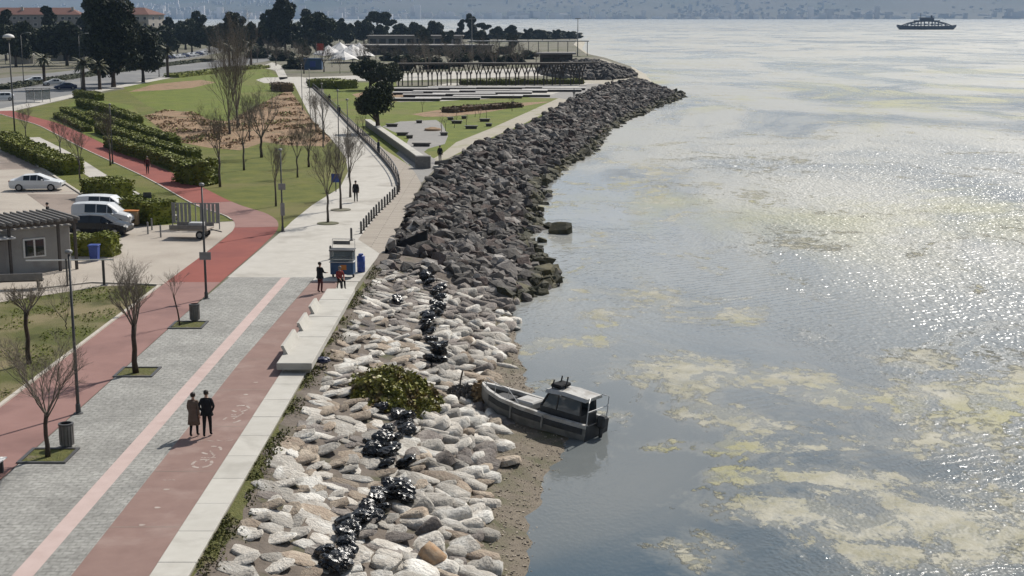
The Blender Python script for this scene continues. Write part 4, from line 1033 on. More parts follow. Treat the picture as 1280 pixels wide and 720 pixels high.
# ------------------------------------------------------------------ builders: people
def person(label, loc, rz, top='cloth_black', legs='cloth_black', hair='hair_dark', H=1.72, pose='stand', coat=None, seated_z=0.42, group=None, hat=None, step=0.1):
    """one skinned body (facing local +Y) with hair and coat as children"""
    t = thing('person', label, 'person', loc, rz, group)
    V, E, Rd, Mt = [], [], [], []
    def v(p, r, m, par=None):
        V.append(p); Rd.append(r if isinstance(r, tuple) else (r, r)); Mt.append(m)
        if par is not None: E.append((par, len(V) - 1))
        return len(V) - 1
    sit = pose == 'sit'; dz = (seated_z + 0.12 - 0.95) if sit else 0.0
    pel = v((0, 0, .95 + dz), (.15, .115), legs)
    sp_ = v((0, 0.0, 1.12 + dz), (.145, .11), top, pel); ch = v((0, 0.01, 1.32 + dz), (.17, .115), top, sp_)
    nb = v((0, 0, 1.46 + dz), (.085, .07), top, ch); nk = v((0, .015, 1.52 + dz), .052, 'skin', nb)
    h1 = v((0, .03, 1.58 + dz), (.07, .08), 'skin', nk); h2 = v((0, .03, 1.655 + dz), (.082, .1), 'skin', h1); v((0, .02, 1.72 + dz), (.055, .065), 'skin', h2)
    for s in (-1, 1):
        sh = v((s * .17, 0, 1.41 + dz), .068, top, ch)
        if pose == 'walk': el, wr = (s * .235, -s * .09 - .02, 1.14), (s * .25, -s * .16 + .08, .91)
        elif pose == 'arm' and s == ARM: el, wr = (s * .27, -.03, 1.16), (s * .12, .14, 1.1)
        elif pose == 'pocket': el, wr = (s * .27, -.07, 1.16), (s * .19, .06, .97)
        elif sit: el, wr = (s * .24, .05, 1.17), (s * .14, .28, 1.06)
        elif pose == 'work': el, wr = (s * .25, .06, 1.17), (s * .2, .3, 1.12)
        else: el, wr = (s * .24, -.03, 1.15), (s * .245, .03, .92)
        el = (el[0], el[1], el[2] + dz); wr = (wr[0], wr[1], wr[2] + dz)
        e = v(el, .052, top, sh); w = v(wr, .036, top, e)
        d = (Vector(wr) - Vector(el)).normalized(); pm = Vector(wr) + d * .07
        pa = v(tuple(pm), (.038, .022), 'skin', w)
        sd = d.orthogonal().normalized()
        for k, ln in enumerate((.055, .075, .08, .07)):
            o = sd * (k - 1.5) * .019; f1 = v(tuple(pm + o + d * (.03 + ln * .4)), .0085, 'skin', pa); v(tuple(pm + o + d * (.03 + ln) + Vector((0, .012, 0))), .007, 'skin', f1)
        v(tuple(pm + sd * .045 + d * .02), .009, 'skin', pa)
        hp = v((s * .085, 0, .90 + dz), (.1, .1), legs, pel)
        if sit:
            kn = v((s * .12, .42, seated_z + .1), .07, legs, hp); an = v((s * .12, .46, .1), .045, legs, kn); v((s * .13, .6, .045), .042, 'cloth_black', an)
        else:
            st = s * step if pose in ('walk', 'arm', 'pocket') else 0.02 * s
            kn = v((s * .095, .03 + st * .6, .5), .066, legs, hp); an = v((s * .1, st - .03 - .02 * (st < 0), .09 + .03 * (st < 0)), .046, legs, kn); v((s * .115, st + .13, .042), .042, 'cloth_black', an)
    k = H / 1.76
    me = bpy.data.meshes.new('skeleton'); me.from_pydata([tuple(c * k for c in p) for p in V], E, [])
    tmp = bpy.data.objects.new('skeleton', me); C.objects.link(tmp)
    tmp.modifiers.new('skin', 'SKIN'); sv = me.skin_vertices[0].data
    for i, r_ in enumerate(Rd): sv[i].radius = (r_[0] * k, r_[1] * k); sv[i].use_root = i == 0
    ss = tmp.modifiers.new('sub', 'SUBSURF'); ss.levels = 1; ss.render_levels = 1
    dg = bpy.context.evaluated_depsgraph_get(); bme = bpy.data.meshes.new_from_object(tmp.evaluated_get(dg))
    bpy.data.objects.remove(tmp); bme.name = 'body'
    ml = list(dict.fromkeys(Mt)); bme.materials.clear()
    for q in ml: bme.materials.append(MATS[q])
    A = np.array([V[a] for a, b in E]) * k; B = np.array([V[b] for a, b in E]) * k; idx = np.array([ml.index(Mt[b]) for a, b in E])
    n = len(bme.polygons); cen = np.empty(n * 3); bme.polygons.foreach_get('center', cen); cen = cen.reshape(-1, 1, 3)
    AB = (B - A)[None]; tt = np.clip(((cen - A[None]) * AB).sum(2) / (AB * AB).sum(2), 0, 1)[..., None]
    dd = np.linalg.norm(cen - (A[None] + AB * tt), axis=2); bme.polygons.foreach_set('material_index', idx[dd.argmin(1)].astype(np.int32))
    bme.polygons.foreach_set('use_smooth', np.ones(n, dtype=bool))
    link('body', bme, t)
    z = (1.655 + dz) * k
    hm_ = MB(); hm_.lathe([(.088, -.05), (.1, -.01), (.1, .045), (.075, .085), (.03, .105)], 12, M=Matrix.Translation((0, .005, z)) @ Matrix.Diagonal((.92, 1.12, 1, 1)))
    hm_.build('hair' if not hat else 'hat', hat or hair, t, True)
    fc = MB(); fc.add([(-.012, .128, -.02), (.012, .128, -.02), (0, .152, -.018), (0, .13, .03)], [(0, 1, 2), (0, 2, 3), (2, 1, 3)], 0, Matrix.Translation((0, 0, z - .02)))
    for s in (-1, 1):
        fc.box((s * .085, .02, z - .02), (.014, .03, .05))
        fc.box((s * .03, .124, z + .005), (.018, .012, .009), mi=1)
    fc.box((0, .122, z - .062), (.04, .012, .01), mi=2)
    fc.build('face', ['skin', 'hair_dark', 'cloth_maroon'], t)
    if coat:
        zt, zb_, cm_ = coat; rings = []
        for i, (zz, rx, ry) in enumerate(((1.44, .1, .085), (1.40, .19, .125), (1.28, .205, .145), (1.1, .19, .145), (zt, .2, .15), ((zt + zb_) / 2, .225, .175), (zb_, .245, .195))):
            rings.append([(math.cos(2 * math.pi * q / 14) * rx * k, math.sin(2 * math.pi * q / 14) * ry * k, zz * k + .012 * math.sin(q * 2.3) * (i > 4)) for q in range(14)])
        cb = MB(); cb.loft(rings); cb.build('coat', cm_, t, True)
    return t
ARM = 1

# ------------------------------------------------------------------ builders: street furniture
def lamp_post(label, loc, h, r0=0.07, head='cap', sign=None, group=None, name='lamp_post', rz=0):
    t = thing(name, label, 'lamp post', loc, rz, group)
    MB().lathe([(r0, 0), (r0 * .9, h * .3), (r0 * .62, h)], 10).build('pole', 'dark_metal', t, True)
    MB().lathe([(r0 * 2.6, 0), (r0 * 2.6, .03), (r0 * 1.5, .05), (r0 * 1.35, .35), (r0, .4)], 10).build('base_plate', 'dark_metal', t)
    if head == 'cap':
        MB().lathe([(.05, h), (.13, h + .02), (.15, h + .1), (.1, h + .16), (.02, h + .18)], 12).build('lamp_head', 'grey_metal', t, True)
    elif head == 'dome':
        MB().lathe([(.7, h - .1), (.72, h), (.6, h + .22), (.3, h + .36), (.03, h + .4)], 16).build('lamp_head', 'white_paint', t, True)
        MB().lathe([(.25, h - .35), (.3, h - .1)], 10).build('lamp_neck', 'grey_metal', t)
    elif head == 'arm':
        m_ = MB(); m_.tube([(0, 0, h - .1), (.3, 0, h + .25), (1.5, 0, h + .5)], .04, 6); m_.build('arm', 'grey_metal', t)
        MB().cbox((1.75, 0, h + .5), (.7, .25, .12), .03).build('lamp_head', 'light_metal', t)
    if sign:
        for z_, w_, h_ in sign:
            MB().cbox((0.05, -r0 - .03, z_), (w_, .03, h_), .008).build('sign_plate', 'grey_metal', t)
    return t
def litter_bin(label, loc, group=None):
    t = thing('litter_bin', label, 'litter bin', loc, 0, group)
    MB().lathe([(.2, .06), (.24, .8), (.21, .8), (.18, .12)], 14).build('bucket', 'bin_grey', t)
    for k in range(14):
        a = 2 * math.pi * k / 14
        MB().box((math.cos(a) * .245, math.sin(a) * .245, .45), (.02, .07, .72), a).build('slat', 'bin_grey', t)
    MB().lathe([(.27, .8), (.27, .86), (.2, .87), (.2, .8)], 14).build('rim', 'dark_metal', t)
    MB().lathe([(.17, 0), (.17, .07)], 12).build('foot', 'dark_metal', t)
    return t

# ------------------------------------------------------------------ promenade: trees, pits, lamps, bins
def tree_pit(label, loc):
    t = thing('tree_pit', label, 'tree pit', loc)
    MB().prism([(-.72, -.72), (.72, -.72), (.72, .72), (-.72, .72)], .0, .042).build('soil', 'moss', t)
    for k, (cx, cy_, sx, sy) in enumerate(((0, -.78, 1.68, .12), (0, .78, 1.68, .12), (-.78, 0, .12, 1.44), (.78, 0, .12, 1.44))):
        MB().box((cx, cy_, .04), (sx, sy, .08)).build('rim', 'dark_metal', t)
    return t
tree_pit('soil pit round the bushy bare tree beside the bench at the track edge', (-16.05, 46.5))
tree_pit('soil pit at the foot of the bare pollard tree without a bin', (-16.02, 58.1))
tree_pit('soil pit at the foot of the thin sapling with a bin', (-15.95, 67.4))
tree_thing('bare_tree', 'bushy bare tree in a pit with a bin beside it, by the bench', 'tree', bare_tree(3, 4.1, 1.55, .85, .35, 9, 4, 5, .085), (-16.05, 46.4, .04))
tree_thing('bare_tree', 'bare pollard tree with upright twigs in a pit on the grey paving', 'tree', bare_tree(5, 4.5, 2.1, .42, .6, 8, 4, 5, .12), (-16.06, 58.0, .04))
tree_thing('bare_tree', 'thin bare sapling leaning beside the litter bin at the red track', 'tree', bare_tree(8, 2.9, 1.5, .6, .4, 4, 4, 4, .04, lean=-.25), (-16.35, 67.3, .04))
tree_thing('bare_tree', 'stout bare tree on the dry lawn in front of the kiosk', 'tree', bare_tree(11, 4.0, 2.3, .75, .35, 7, 4, 5, .11, barkm='bark'), (-21.2, 59.7, 0))
tree_thing('bare_tree', 'small wispy bare shrub tree on the dry lawn below the barrier', 'tree', bare_tree(21, 3.0, .4, .5, .5, 6, 4, 4, .03), (-21.7, 66.5, 0))
tree_thing('bare_tree', 'pale twiggy bush at the corner where the bright red track begins', 'tree', bare_tree(31, 2.4, .3, .8, .4, 9, 4, 4, .03), (-20.9, 74.5, 0))
lamp_post('slim dark lamp post at the track edge between two bare trees', (-16.63, 51.8, .03), 6.2)
lamp_post('dark lamp post with small grey sign beside the plaza corner', (-16.48, 74.0, .03), 6.1, sign=[(2.35, .62, .42)])
lamp_post('dark post with white sign plates where the track bends', (-16.2, 97.9, .03), 5.7, sign=[(3.2, .5, .45), (1.6, .3, .9)])
litter_bin('grey slatted litter bin beside the bushy bare tree', (-15.75, 47.6, .03))
litter_bin('grey slatted litter bin beside the leaning sapling', (-15.85, 68.4, .03))

def flat_bench(label, loc, rz):
    t = thing('bench', label, 'bench', loc, rz)
    for k in range(5): MB().cbox((0, -.24 + .12 * k, .46), (1.7, .105, .045), .008).build('slat', 'white_paint', t)
    for s in (-1, 1): MB().cbox((s * .6, 0, .22), (.09, .5, .44), .015).build('leg', 'dark_metal', t)
    return t
flat_bench('white slatted bench by the track beside the bushy bare tree', (-17.25, 44.1, .03), R(86))

# concrete lounging benches along the sea edge
y0 = 57.7
for k, (L_, bk) in enumerate(((5.0, (1.6, 4.9)), (4.4, (1.2, 3.6)), (4.2, (.6, 2.7)), (3.0, None))):
    lab = ['long concrete bench step with a wide backrest above the seaweed heap', 'concrete bench step between the long bench and the next one', 'concrete bench step next to the seated person in red', 'low backless concrete step beside the food cart'][k]
    t = thing('concrete_bench', lab, 'bench', (-9.25, y0, .02))
    MB().cbox((0, L_ / 2, .36), (1.5, L_ - .03, .3), .02).build('seat', 'concrete_edge', t)
    MB().box((.05, L_ / 2 + .12, .1), (1.15, L_ - .5, .22)).build('plinth', 'kerb_stone', t)
    if bk:
        a, b = bk
        m_ = MB(); ring = lambda yy: [(-.5, yy, .5), (-.66, yy, .5), (-.82, yy, .88), (-.7, yy, .9)]
        m_.loft([ring(a), ring(b)]); m_.build('backrest', 'concrete_edge', t)
    y0 += L_

# ------------------------------------------------------------------ people on the promenade
person('woman in long brown coat walking arm in arm along the brown strip', (-11.5, 48.75, .036), R(-6), 'cloth_brown', 'cloth_black', 'hair_dark', 1.66, 'walk', coat=(.95, .5, 'cloth_brown'), step=.1)
person('man in black jacket walking arm in arm with the woman in brown', (-11.02, 48.75, .036), R(4), 'cloth_black', 'cloth_black', 'hair_dark', 1.75, 'pocket', coat=(.98, .82, 'cloth_black'), step=.14)
person('man in black standing behind the concrete bench near the cart', (-10.55, 75.6, .03), R(-35), 'cloth_black', 'cloth_maroon', 'hair_dark', 1.74, 'work', coat=(.98, .84, 'cloth_black'))
seat = thing('stool', 'low stool under the person in red beside the cart', 'stool', (-9.62, 76.9, .03))
MB().cbox((0, 0, .38), (.36, .36, .06), .02).build('seat', 'wood_dark', seat)
for a in (-1, 1):
    for b in (-1, 1): MB().tube([(a * .15, b * .15, 0), (a * .12, b * .12, .36)], .018, 5).build('leg', 'dark_metal', seat)
person('person in red jacket sitting on a stool in front of the cart', (-9.62, 76.9, .03), R(-150), 'cloth_red', 'cloth_black', 'hair_grey', 1.66, 'sit')
person('person in black walking up the pale plaza beside the bollards', (-12.78, 113.9, .03), R(5), 'cloth_black', 'cloth_black', 'hair_dark', 1.78, 'walk', coat=(.98, .78, 'cloth_black'))
person('jogger in dark red on the red track beside the clipped hedges', (-35.1, 134.5, .035), R(205), 'cloth_maroon', 'cloth_black', 'hair_grey', 1.74, 'walk')
person('dark figure leaning at the railing by the low wall', (-14.6, 153.2, .03), R(-60), 'cloth_navy', 'cloth_grey', 'hair_dark', 1.74, 'stand', coat=(.98, .8, 'cloth_navy'))
person('person in black on the gravel path above the rocks', (-7.5, 145.8, .02), R(10), 'cloth_black', 'cloth_navy', 'hair_dark', 1.78, 'walk', coat=(.98, .8, 'cloth_black'))
person('small figure walking where the gravel path nears the pergola', (11.6, 264, .02), R(0), 'cloth_grey', 'cloth_black', 'hair_dark', 1.75, 'walk')
person('small dark figure at the top of the farthest dark rocks', (22.5, 316, .3), R(0), 'cloth_black', 'cloth_black', 'hair_dark', 1.75, 'stand')
person('figure in navy on the path beyond the railing near the round tree', (-26.16, 213.01), R(180), 'cloth_navy', 'cloth_black', 'hair_dark', 1.75, 'walk')
person('figure in black on the path above the lawn beside the clipped hedge', (-31.63, 244.37), R(180), 'cloth_black', 'cloth_grey', 'hair_dark', 1.75, 'walk')
person('person in dark jacket standing beside the white van at the kiosk', (-33.6, 100.5, .026), R(90), 'cloth_black', 'cloth_navy', 'hair_dark', 1.75, 'stand')
person('one of two figures standing on the pale spit', (25, 418, .02), R(0), 'cloth_black', 'cloth_black', 'hair_dark', 1.75, 'stand', group='figures standing on the spit')
person('one of two figures standing on the pale spit', (26.5, 421, .02), R(0), 'cloth_navy', 'cloth_black', 'hair_dark', 1.75, 'stand', group='figures standing on the spit')

# ------------------------------------------------------------------ food cart
t = thing('food_cart', 'blue food cart with glass case and raised sign at the plaza edge', 'food cart', (-9.85, 80.3, .03), R(-4))
MB().cbox((0, 0, .58), (1.35, .8, .7), .03).build('cabinet', 'blue_panel', t)
MB().cbox((.05, -.42, .6), (1.0, .03, .5), .01).build('front_panel', 'blue_panel', t)
MB().cbox((.12, -.44, .66), (.34, .02, .3), .01).build('picture_panel', 'orange_panel', t)
MB().cbox((0, 0, .955), (1.45, .9, .05), .015).build('counter', 'light_metal', t)
for s in (-1, 1):
    for q in (-1, 1): MB().tube([(s * .66, q * .38, .98), (s * .66, q * .38, 1.62 if q < 0 else 2.2)], .014, 5).build('post', 'light_metal', t)
for cx, cy_, sx, sy in ((0, -.38, 1.28, .012), (0, .38, 1.28, .012), (-.655, 0, .012, .72), (.655, 0, .012, .72)):
    MB().box((cx, cy_, 1.3), (sx, sy, .6)).build('pane', 'glass_clear', t)
MB().cbox((0, -.02, 1.64), (1.45, .92, .06), .02).build('roof', 'dark_metal', t)
MB().cbox((-.1, 0, 1.17), (1.1, .6, .04), .01).build('tray', 'dark_metal', t)
MB().cbox((0, .34, 1.3), (1.2, .03, .56), .01).build('added_backing', 'cart_panel', t)  # panel added inside so bright paving does not show through the glass
for k in range(7): MB().lathe([(.02, 0), (.075, .03), (.075, .07), (.02, .1)], 8, c=(-.42 + .14 * (k % 4) + .05, -.12 + .2 * (k // 4), 1.19)).build('bread_ring', 'bare_soil', t)
MB().cbox((-.12, .38, 1.98), (1.0, .03, .22), .01).build('sign_board', 'bin_grey', t)
MB().tube([(-.66, .38, 2.2), (.66, .38, 2.2)], .02, 5).build('top_bar', 'light_metal', t)
for s in (-1, 1):
    w = MB(); M_ = Matrix.Translation((s * .6, .1, .24)) @ Matrix.Rotation(R(90), 4, 'Y'); w.lathe([(.16, -.04), (.24, -.035), (.24, .035), (.16, .04)], 14, M=M_)
    wo = w.build('wheel', 'tyre', t, True); MB().lathe([(.15, -.045), (.15, .045)], 10, M=M_).build('rim', 'rim', wo)
t = thing('gas_drum', 'tall blue plastic drum standing beside the food cart', 'drum', (-8.98, 82.0, .03))
MB().lathe([(.2, 0), (.24, .04), (.24, .3), (.25, .32), (.24, .34), (.24, .62), (.25, .64), (.24, .66), (.24, .95), (.14, 1.02)], 16).build('barrel', 'blue_plastic', t, True)
MB().lathe([(.15, 1.02), (.15, 1.1), (.05, 1.12)], 12).build('lid', 'blue_plastic', t)
# bollards beside the boardwalk
rl = smooth_line(rail_line, 0.5)
acc, last, nb_ = 0.0, rl[0], 0
proto = None
bpos = [(-11.35, 86.4), (-10.9, 93.9)]
for p in rl:
    acc += (Vector(p) - Vector(last)).length; last = p
    if acc > 1.45: bpos.append(p); acc = 0
    if p[1] > 124: break
for i, p in enumerate(bpos):
    lab = 'short dark bollard in the curved row dividing plaza and boardwalk' if i > 1 else 'lone dark bollard on the pale plaza behind the food cart' if i == 0 else 'squat dark bollard just before the curved bollard row'
    if proto is None:
        proto = thing('bollard', lab, 'bollard', (*p, .034))
        MB().lathe([(.075, 0), (.075, .78), (.05, .86), (.01, .88)], 10).build('post', 'dark_metal', proto, True)
        MB().lathe([(.14, 0), (.14, .03)], 10).build('foot', 'dark_metal', proto)
        o = proto
    else: o = copy_tree(proto, (*p, .034), 0, lab)
    if i > 1: o['group'] = 'bollards between plaza and boardwalk'
# railing with a low dark wall further along
t = thing('railing', 'long dark railing on a low wall dividing the promenade in two', 'railing')
i0 = next(i for i, p in enumerate(rl) if p[1] > 125); seg = rl[i0:]
m_ = MB(); m_.loft([[(p[0] - .12, p[1], 0), (p[0] + .12, p[1], 0), (p[0] + .12, p[1], .32), (p[0] - .12, p[1], .32)] for p in seg[::4] + [seg[-1]]]); m_.build('low_wall', 'slat_dark', t)
m_ = MB(); m_.tube([(*p, .98) for p in seg[::4] + [seg[-1]]], .05, 6); m_.build('handrail', 'dark_metal', t)
pm = None
for p in seg[::5]:
    if pm is None: o = MB().cbox((0, 0, .62), (.08, .08, .7), .01).build('post', 'dark_metal', t); pm = o.data
    else: o = link('post', pm, t)
    o.location = (*p, 0)
t = thing('parapet_wall', 'parapet wall with pale coping and dark grey sides along the upper boardwalk', 'wall')
wl_ = smooth_line([(-8.9, 141), (-10.7, 150), (-14.2, 167), (-20.0, 195)], 3)
m_ = MB(); m_.loft([[(p[0] - .35, p[1], 0), (p[0] + .35, p[1], 0), (p[0] + .35, p[1], .8), (p[0] - .35, p[1], .8)] for p in wl_]); m_.build('wall_body', 'bin_grey', t)
m_ = MB(); m_.loft([[(p[0] - .42, p[1], .8), (p[0] + .42, p[1], .8), (p[0] + .42, p[1], .92), (p[0] - .42, p[1], .92)] for p in wl_]); m_.build('coping', 'concrete_edge', t)
MB().cbox((-8.9, 140.2, .62), (1.5, 1.1, 1.24), .03).build('end_pier', 'bin_grey', t)
t = thing('stone_block', 'low pale stone block at the end of the parapet wall', 'block', (-6.9, 139.6, 0))
MB().cbox((0, 0, .2), (1.9, .8, .3), .03).build('top', 'concrete_edge', t); MB().box((0, 0, .05), (1.6, .6, .12)).build('foot', 'bin_grey', t)
# black panel for the shaded face of a wall end, shade put into its colour
t = thing('wall_end_shade', 'black panel painted as the shaded end of a wall beside the plaza corner', 'wall_end_shade', (0, 0, 0))
m_ = MB(); V0 = [(-8.25, 89.3, -.15), (-5.75, 90.9, -.75), (-5.65, 91.1, 1.15), (-6.9, 90.2, .75), (-8.2, 89.4, .25)]
m_.add(V0 + [(x + .05, y_ + .1, z) for x, y_, z in V0], [(4, 3, 2, 1, 0), (5, 6, 7, 8, 9)] + [(k, (k + 1) % 5, 5 + (k + 1) % 5, 5 + k) for k in range(5)])
m_.build('sheet', 'cloth_black', t)  # flat black face, wall shade painted as colour
MB().tube([(-5.6, 91.3, -.9), (-5.6, 91.2, 1.2)], .05, 6).build('added_prop', 'dark_metal', t)

# ------------------------------------------------------------------ rubbish bags, seaweed heap
def bag_mesh(seed, tear=False):
    bm = bmesh.new(); bmesh.ops.create_icosphere(bm, subdivisions=3, radius=.5)
    for v_ in bm.verts:
        d = v_.co.normalized()
        k = 1 + .22 * mnoise.noise(d * 2.1 + Vector((seed, 0, 0))) - .34 * abs(mnoise.noise(d * 3.8 + Vector((0, seed, 0)))) - .26 * abs(mnoise.noise(d * 8 + Vector((0, 0, seed))))
        z = d.z * .62
        if d.z > .75: z += (d.z - .75) * .9; k *= 1 - (d.z - .75) * 1.6
        v_.co = Vector((d.x, d.y, 0)) * .5 * k + Vector((0, 0, max(z * .5 * k, -.2)))
    bm.verts.index_update()
    V = [v_.co[:] for v_ in bm.verts]; Fc = [[v_.index for v_ in f.verts] for f in bm.faces]; bm.free()
    return arr_mesh('garbage_bag', V, Fc, 'bag_black', smooth=False)
bags = [bag_mesh(s * 3.7) for s in range(5)]
def bag_line(pix, n, jit, label, group, smin=.55, smax=.85):
    L = smooth_line(pix, .2); tot = len(L)
    for k in range(n):
        p = L[min(int((k + random.random() * .6) / n * tot), tot - 1)]
        x, y_ = p[0] + random.gauss(0, jit), p[1] + random.gauss(0, jit * .8)
        s = random.uniform(smin, smax); o = link('garbage_bag', random.choice(bags))
        o.location = (x, y_, slope_z(x, y_) + .14 + .16 * s + (.15 if k % 4 == 3 else 0)); o.scale = (s * random.uniform(.9, 1.3), s, s * random.uniform(.8, 1.1)); o.rotation_euler = (random.gauss(0, .3), random.gauss(.2, .3), random.uniform(0, 6.28))
        tag(o, label, 'garbage bag', group)
bag_line([(-4.64, 54.75), (-4.24, 52.87), (-4.57, 51.12), (-4.73, 49.56), (-4.05, 48.45)], 19, .26, 'black plastic rubbish bag in the heap just below the seaweed', 'rubbish bags below the seaweed heap')
bag_line([(-4.24, 46.54), (-3.6, 45.47), (-4.4, 45.23), (-4.45, 43.54), (-4.91, 42.45), (-4.93, 40.75), (-5.05, 39.36), (-5.34, 38.28)], 34, .25, 'black plastic rubbish bag in the long line down the near stones', 'rubbish bags on the near stones')
bag_line([(-5.14, 84.11), (-4.39, 79.2), (-4.1, 76.29), (-4.26, 72.78), (-4.1, 69.94), (-3.61, 66.79), (-3.61, 64.53)], 26, .28, 'black plastic rubbish bag in the line above the seaweed heap', 'rubbish bags above the seaweed heap', .6, .95)
bag_line([(-6.4, 75.63), (-5.94, 75.41)], 2, .1, 'dark rubbish bag lying apart on the upper stones', 'stray bags on the upper stones')
o = link('garbage_bag', bags[2].copy()); o.data.materials.clear(); o.data.materials.append(MATS['bag_navy']); tag(o, 'navy blue bag dropped at the corner of the concrete bench', 'garbage bag')
bx_, by_ = (-8.29, 59.65); o.location = (bx_, by_, slope_z(bx_, by_) + .3); o.scale = (.75, .6, .6)

hx, hy = (-4.89, 57.43)
t = thing('seaweed_heap', 'big heap of green and brown seaweed on the stone slope', 'seaweed', (hx, hy, slope_z(hx, hy)))
core = MB(); core.lathe([(1.9, -.5), (1.75, .05), (1.3, .5), (.7, .82), (.1, .95)], 18, 0, M=Matrix.Rotation(R(14), 4, 'Y') @ Matrix.Diagonal((.85, 1.1, .8, 1))); core.build('mound', 'seaweed', t, True)
P = []
for k in range(19000):
    a = random.random() * 6.28; r_ = math.sqrt(random.random()) * (1 + .3 * mnoise.noise((math.cos(a) * 2, math.sin(a) * 2, 1)))
    z = 1.02 * (1 - r_ ** 1.35) + .42 * mnoise.noise((r_ * math.cos(a) * 3.2, r_ * math.sin(a) * 3.2, 2)) - r_ * math.cos(a) * .5 + .06
    P.append((r_ * math.cos(a) * 2.0, r_ * math.sin(a) * 2.5, z + random.gauss(0, .07) + (.25 * random.random() if random.random() < .06 else 0)))
V, Fc = leaf_quads(np.array(P), .12, .3, .35); o = link('strands', arr_mesh('strands', V, Fc, 'seaweed'), t); o['kind'] = 'stuff'

# ------------------------------------------------------------------ the beached boat (bow towards local -X)
t = thing('motor_boat', 'grey motor boat with white roofed cabin, its bow on the beach', 'boat', (1.05, 58.0, -2.4), R(-33))
t.rotation_euler = (R(-3), R(5.5), R(-33)); t.scale = (1.0, 1.0, 1.12)
HS = [(-2.95, .05, .62, 1.16), (-2.75, .26, .42, 1.12), (-2.3, .54, .2, 1.06), (-1.5, .84, .05, .98), (-.4, .98, 0, .92), (1.2, 1.02, 0, .88), (2.9, .98, .04, .88)]
def hring(s, grow=0.0):
    x, b, k, sh = s; b += grow; return [(x, -b, sh), (x, -b * .97, k + (sh - k) * .55), (x, -b * .8, k + .16), (x, 0, k), (x, b * .8, k + .16), (x, b * .97, k + (sh - k) * .55), (x, b, sh)]
m_ = MB(); m_.loft([hring(s) for s in HS], closed=False, cap=True); m_.build('hull', 'hull_grey', t)
m_ = MB()
for s_ in (-1, 1):
    m_.loft([[(x, s_ * (b + .03), sh - .1), (x, s_ * (b + .03), sh + .04), (x, s_ * max(b - .17, 0), sh + .04), (x, s_ * max(b - .17, 0), sh - .1)] for x, b, k, sh in HS])
m_.build('gunwale', 'boat_white', t)
m_ = MB(); m_.add([(x, s_ * max(b - .15, .01), sh - .28) for x, b, k, sh in HS for s_ in (-1, 1)], [(2 * i, 2 * i + 2, 2 * i + 3, 2 * i + 1) for i in range(len(HS) - 1)]); m_.build('deck', 'boat_deck', t)
MB().cbox((2.9, 0, .5), (.06, 1.9, .8), .02).build('transom', 'hull_dark', t)
for s_ in (-1, 1):
    for a, b in ((-2.2, -.9), (-.75, .75), (.9, 2.75)):
        xs = np.linspace(a, b, 5); m_ = MB(); rr = []
        for x in xs:
            hb = float(np.interp(x, [q[0] for q in HS], [q[1] for q in HS])); sh = float(np.interp(x, [q[0] for q in HS], [q[3] for q in HS]))
            rr.append([(x, s_ * (hb + .015), sh - .34), (x, s_ * (hb + .045), sh - .32), (x, s_ * (hb + .045), sh - .13), (x, s_ * (hb + .015), sh - .11)])
        m_.loft(rr); m_.build('rubbing_strake', 'hull_dark', t)
    for x in (-.82, .82):
        hb = float(np.interp(x, [q[0] for q in HS], [q[1] for q in HS])); MB().cbox((x, s_ * (hb + .03), .62), (.09, .09, .5), .02).build('rib', 'hull_grey', t)
cab = MB(); cab.loft([[(.45, -.68, .6), (.45, .68, .6), (.45, .68, 1.12), (.45, -.68, 1.12)], [(2.45, -.68, .6), (2.45, .68, .6), (2.45, .68, 1.12), (2.45, -.68, 1.12)]]); cab = cab.build('cabin', 'hull_dark', t)
for s_ in (-1, 1):
    for x0_, x1_, xt0, xt1 in ((.55, 1.2, .82, 1.22), (1.27, 2.36, 1.3, 2.3)):
        MB().add([(x0_, s_ * .665, 1.12), (x1_, s_ * .665, 1.12), (xt1, s_ * .6, 1.66), (xt0, s_ * .6, 1.66)] + [(x0_, s_ * .64, 1.12), (x1_, s_ * .64, 1.12), (xt1, s_ * .575, 1.66), (xt0, s_ * .575, 1.66)], [(0, 1, 2, 3), (7, 6, 5, 4), (0, 4, 5, 1), (1, 5, 6, 2), (2, 6, 7, 3), (3, 7, 4, 0)]).build('side_window', 'glass_tint', t)
    for (a, b) in (((.46, 1.12), (.76, 1.69)), ((1.235, 1.12), (1.26, 1.69)), ((2.4, 1.12), (2.34, 1.69))):
        MB().tube([(a[0], s_ * .66, a[1]), (b[0], s_ * .6, b[1])], .035, 6).build('pillar', 'hull_dark', t)
MB().add([(.46, -.64, 1.12), (.46, .64, 1.12), (.76, .57, 1.67), (.76, -.57, 1.67), (.43, -.64, 1.12), (.43, .64, 1.12), (.73, .57, 1.67), (.73, -.57, 1.67)], [(0, 1, 2, 3), (7, 6, 5, 4), (0, 4, 5, 1), (1, 5, 6, 2), (2, 6, 7, 3), (3, 7, 4, 0)]).build('windshield', 'glass_tint', t)
rf = MB(); rf.loft([[(x, -.72, z), (x, .72, z), (x, .6, z + .12), (x, -.6, z + .12)] for x, z in ((.62, 1.67), (1.5, 1.73), (2.62, 1.68))]); rf = rf.build('roof', 'boat_white', t)
for x, y_, h_ in ((.72, -.3, .34), (.78, .25, .42), (1.2, .0, .5)): MB().tube([(x, y_, 1.8), (x + .05, y_, 1.8 + h_)], .035, 6).build('light_mast', 'hull_dark', rf)
MB().cbox((.95, 0, 1.93), (.5, .9, .14), .04).build('roof_bag', 'cloth_black', rf)
for s_ in (-1, 1):
    MB().tube([(2.85, s_ * .85, .9), (2.85, s_ * .85, 1.75), (2.7, s_ * .5, 1.85)], .022, 6).build('stern_rail', 'light_metal', t)
MB().tube([(2.86, -.9, 1.4), (2.86, .9, 1.4)], .02, 6).build('stern_rail', 'light_metal', t)
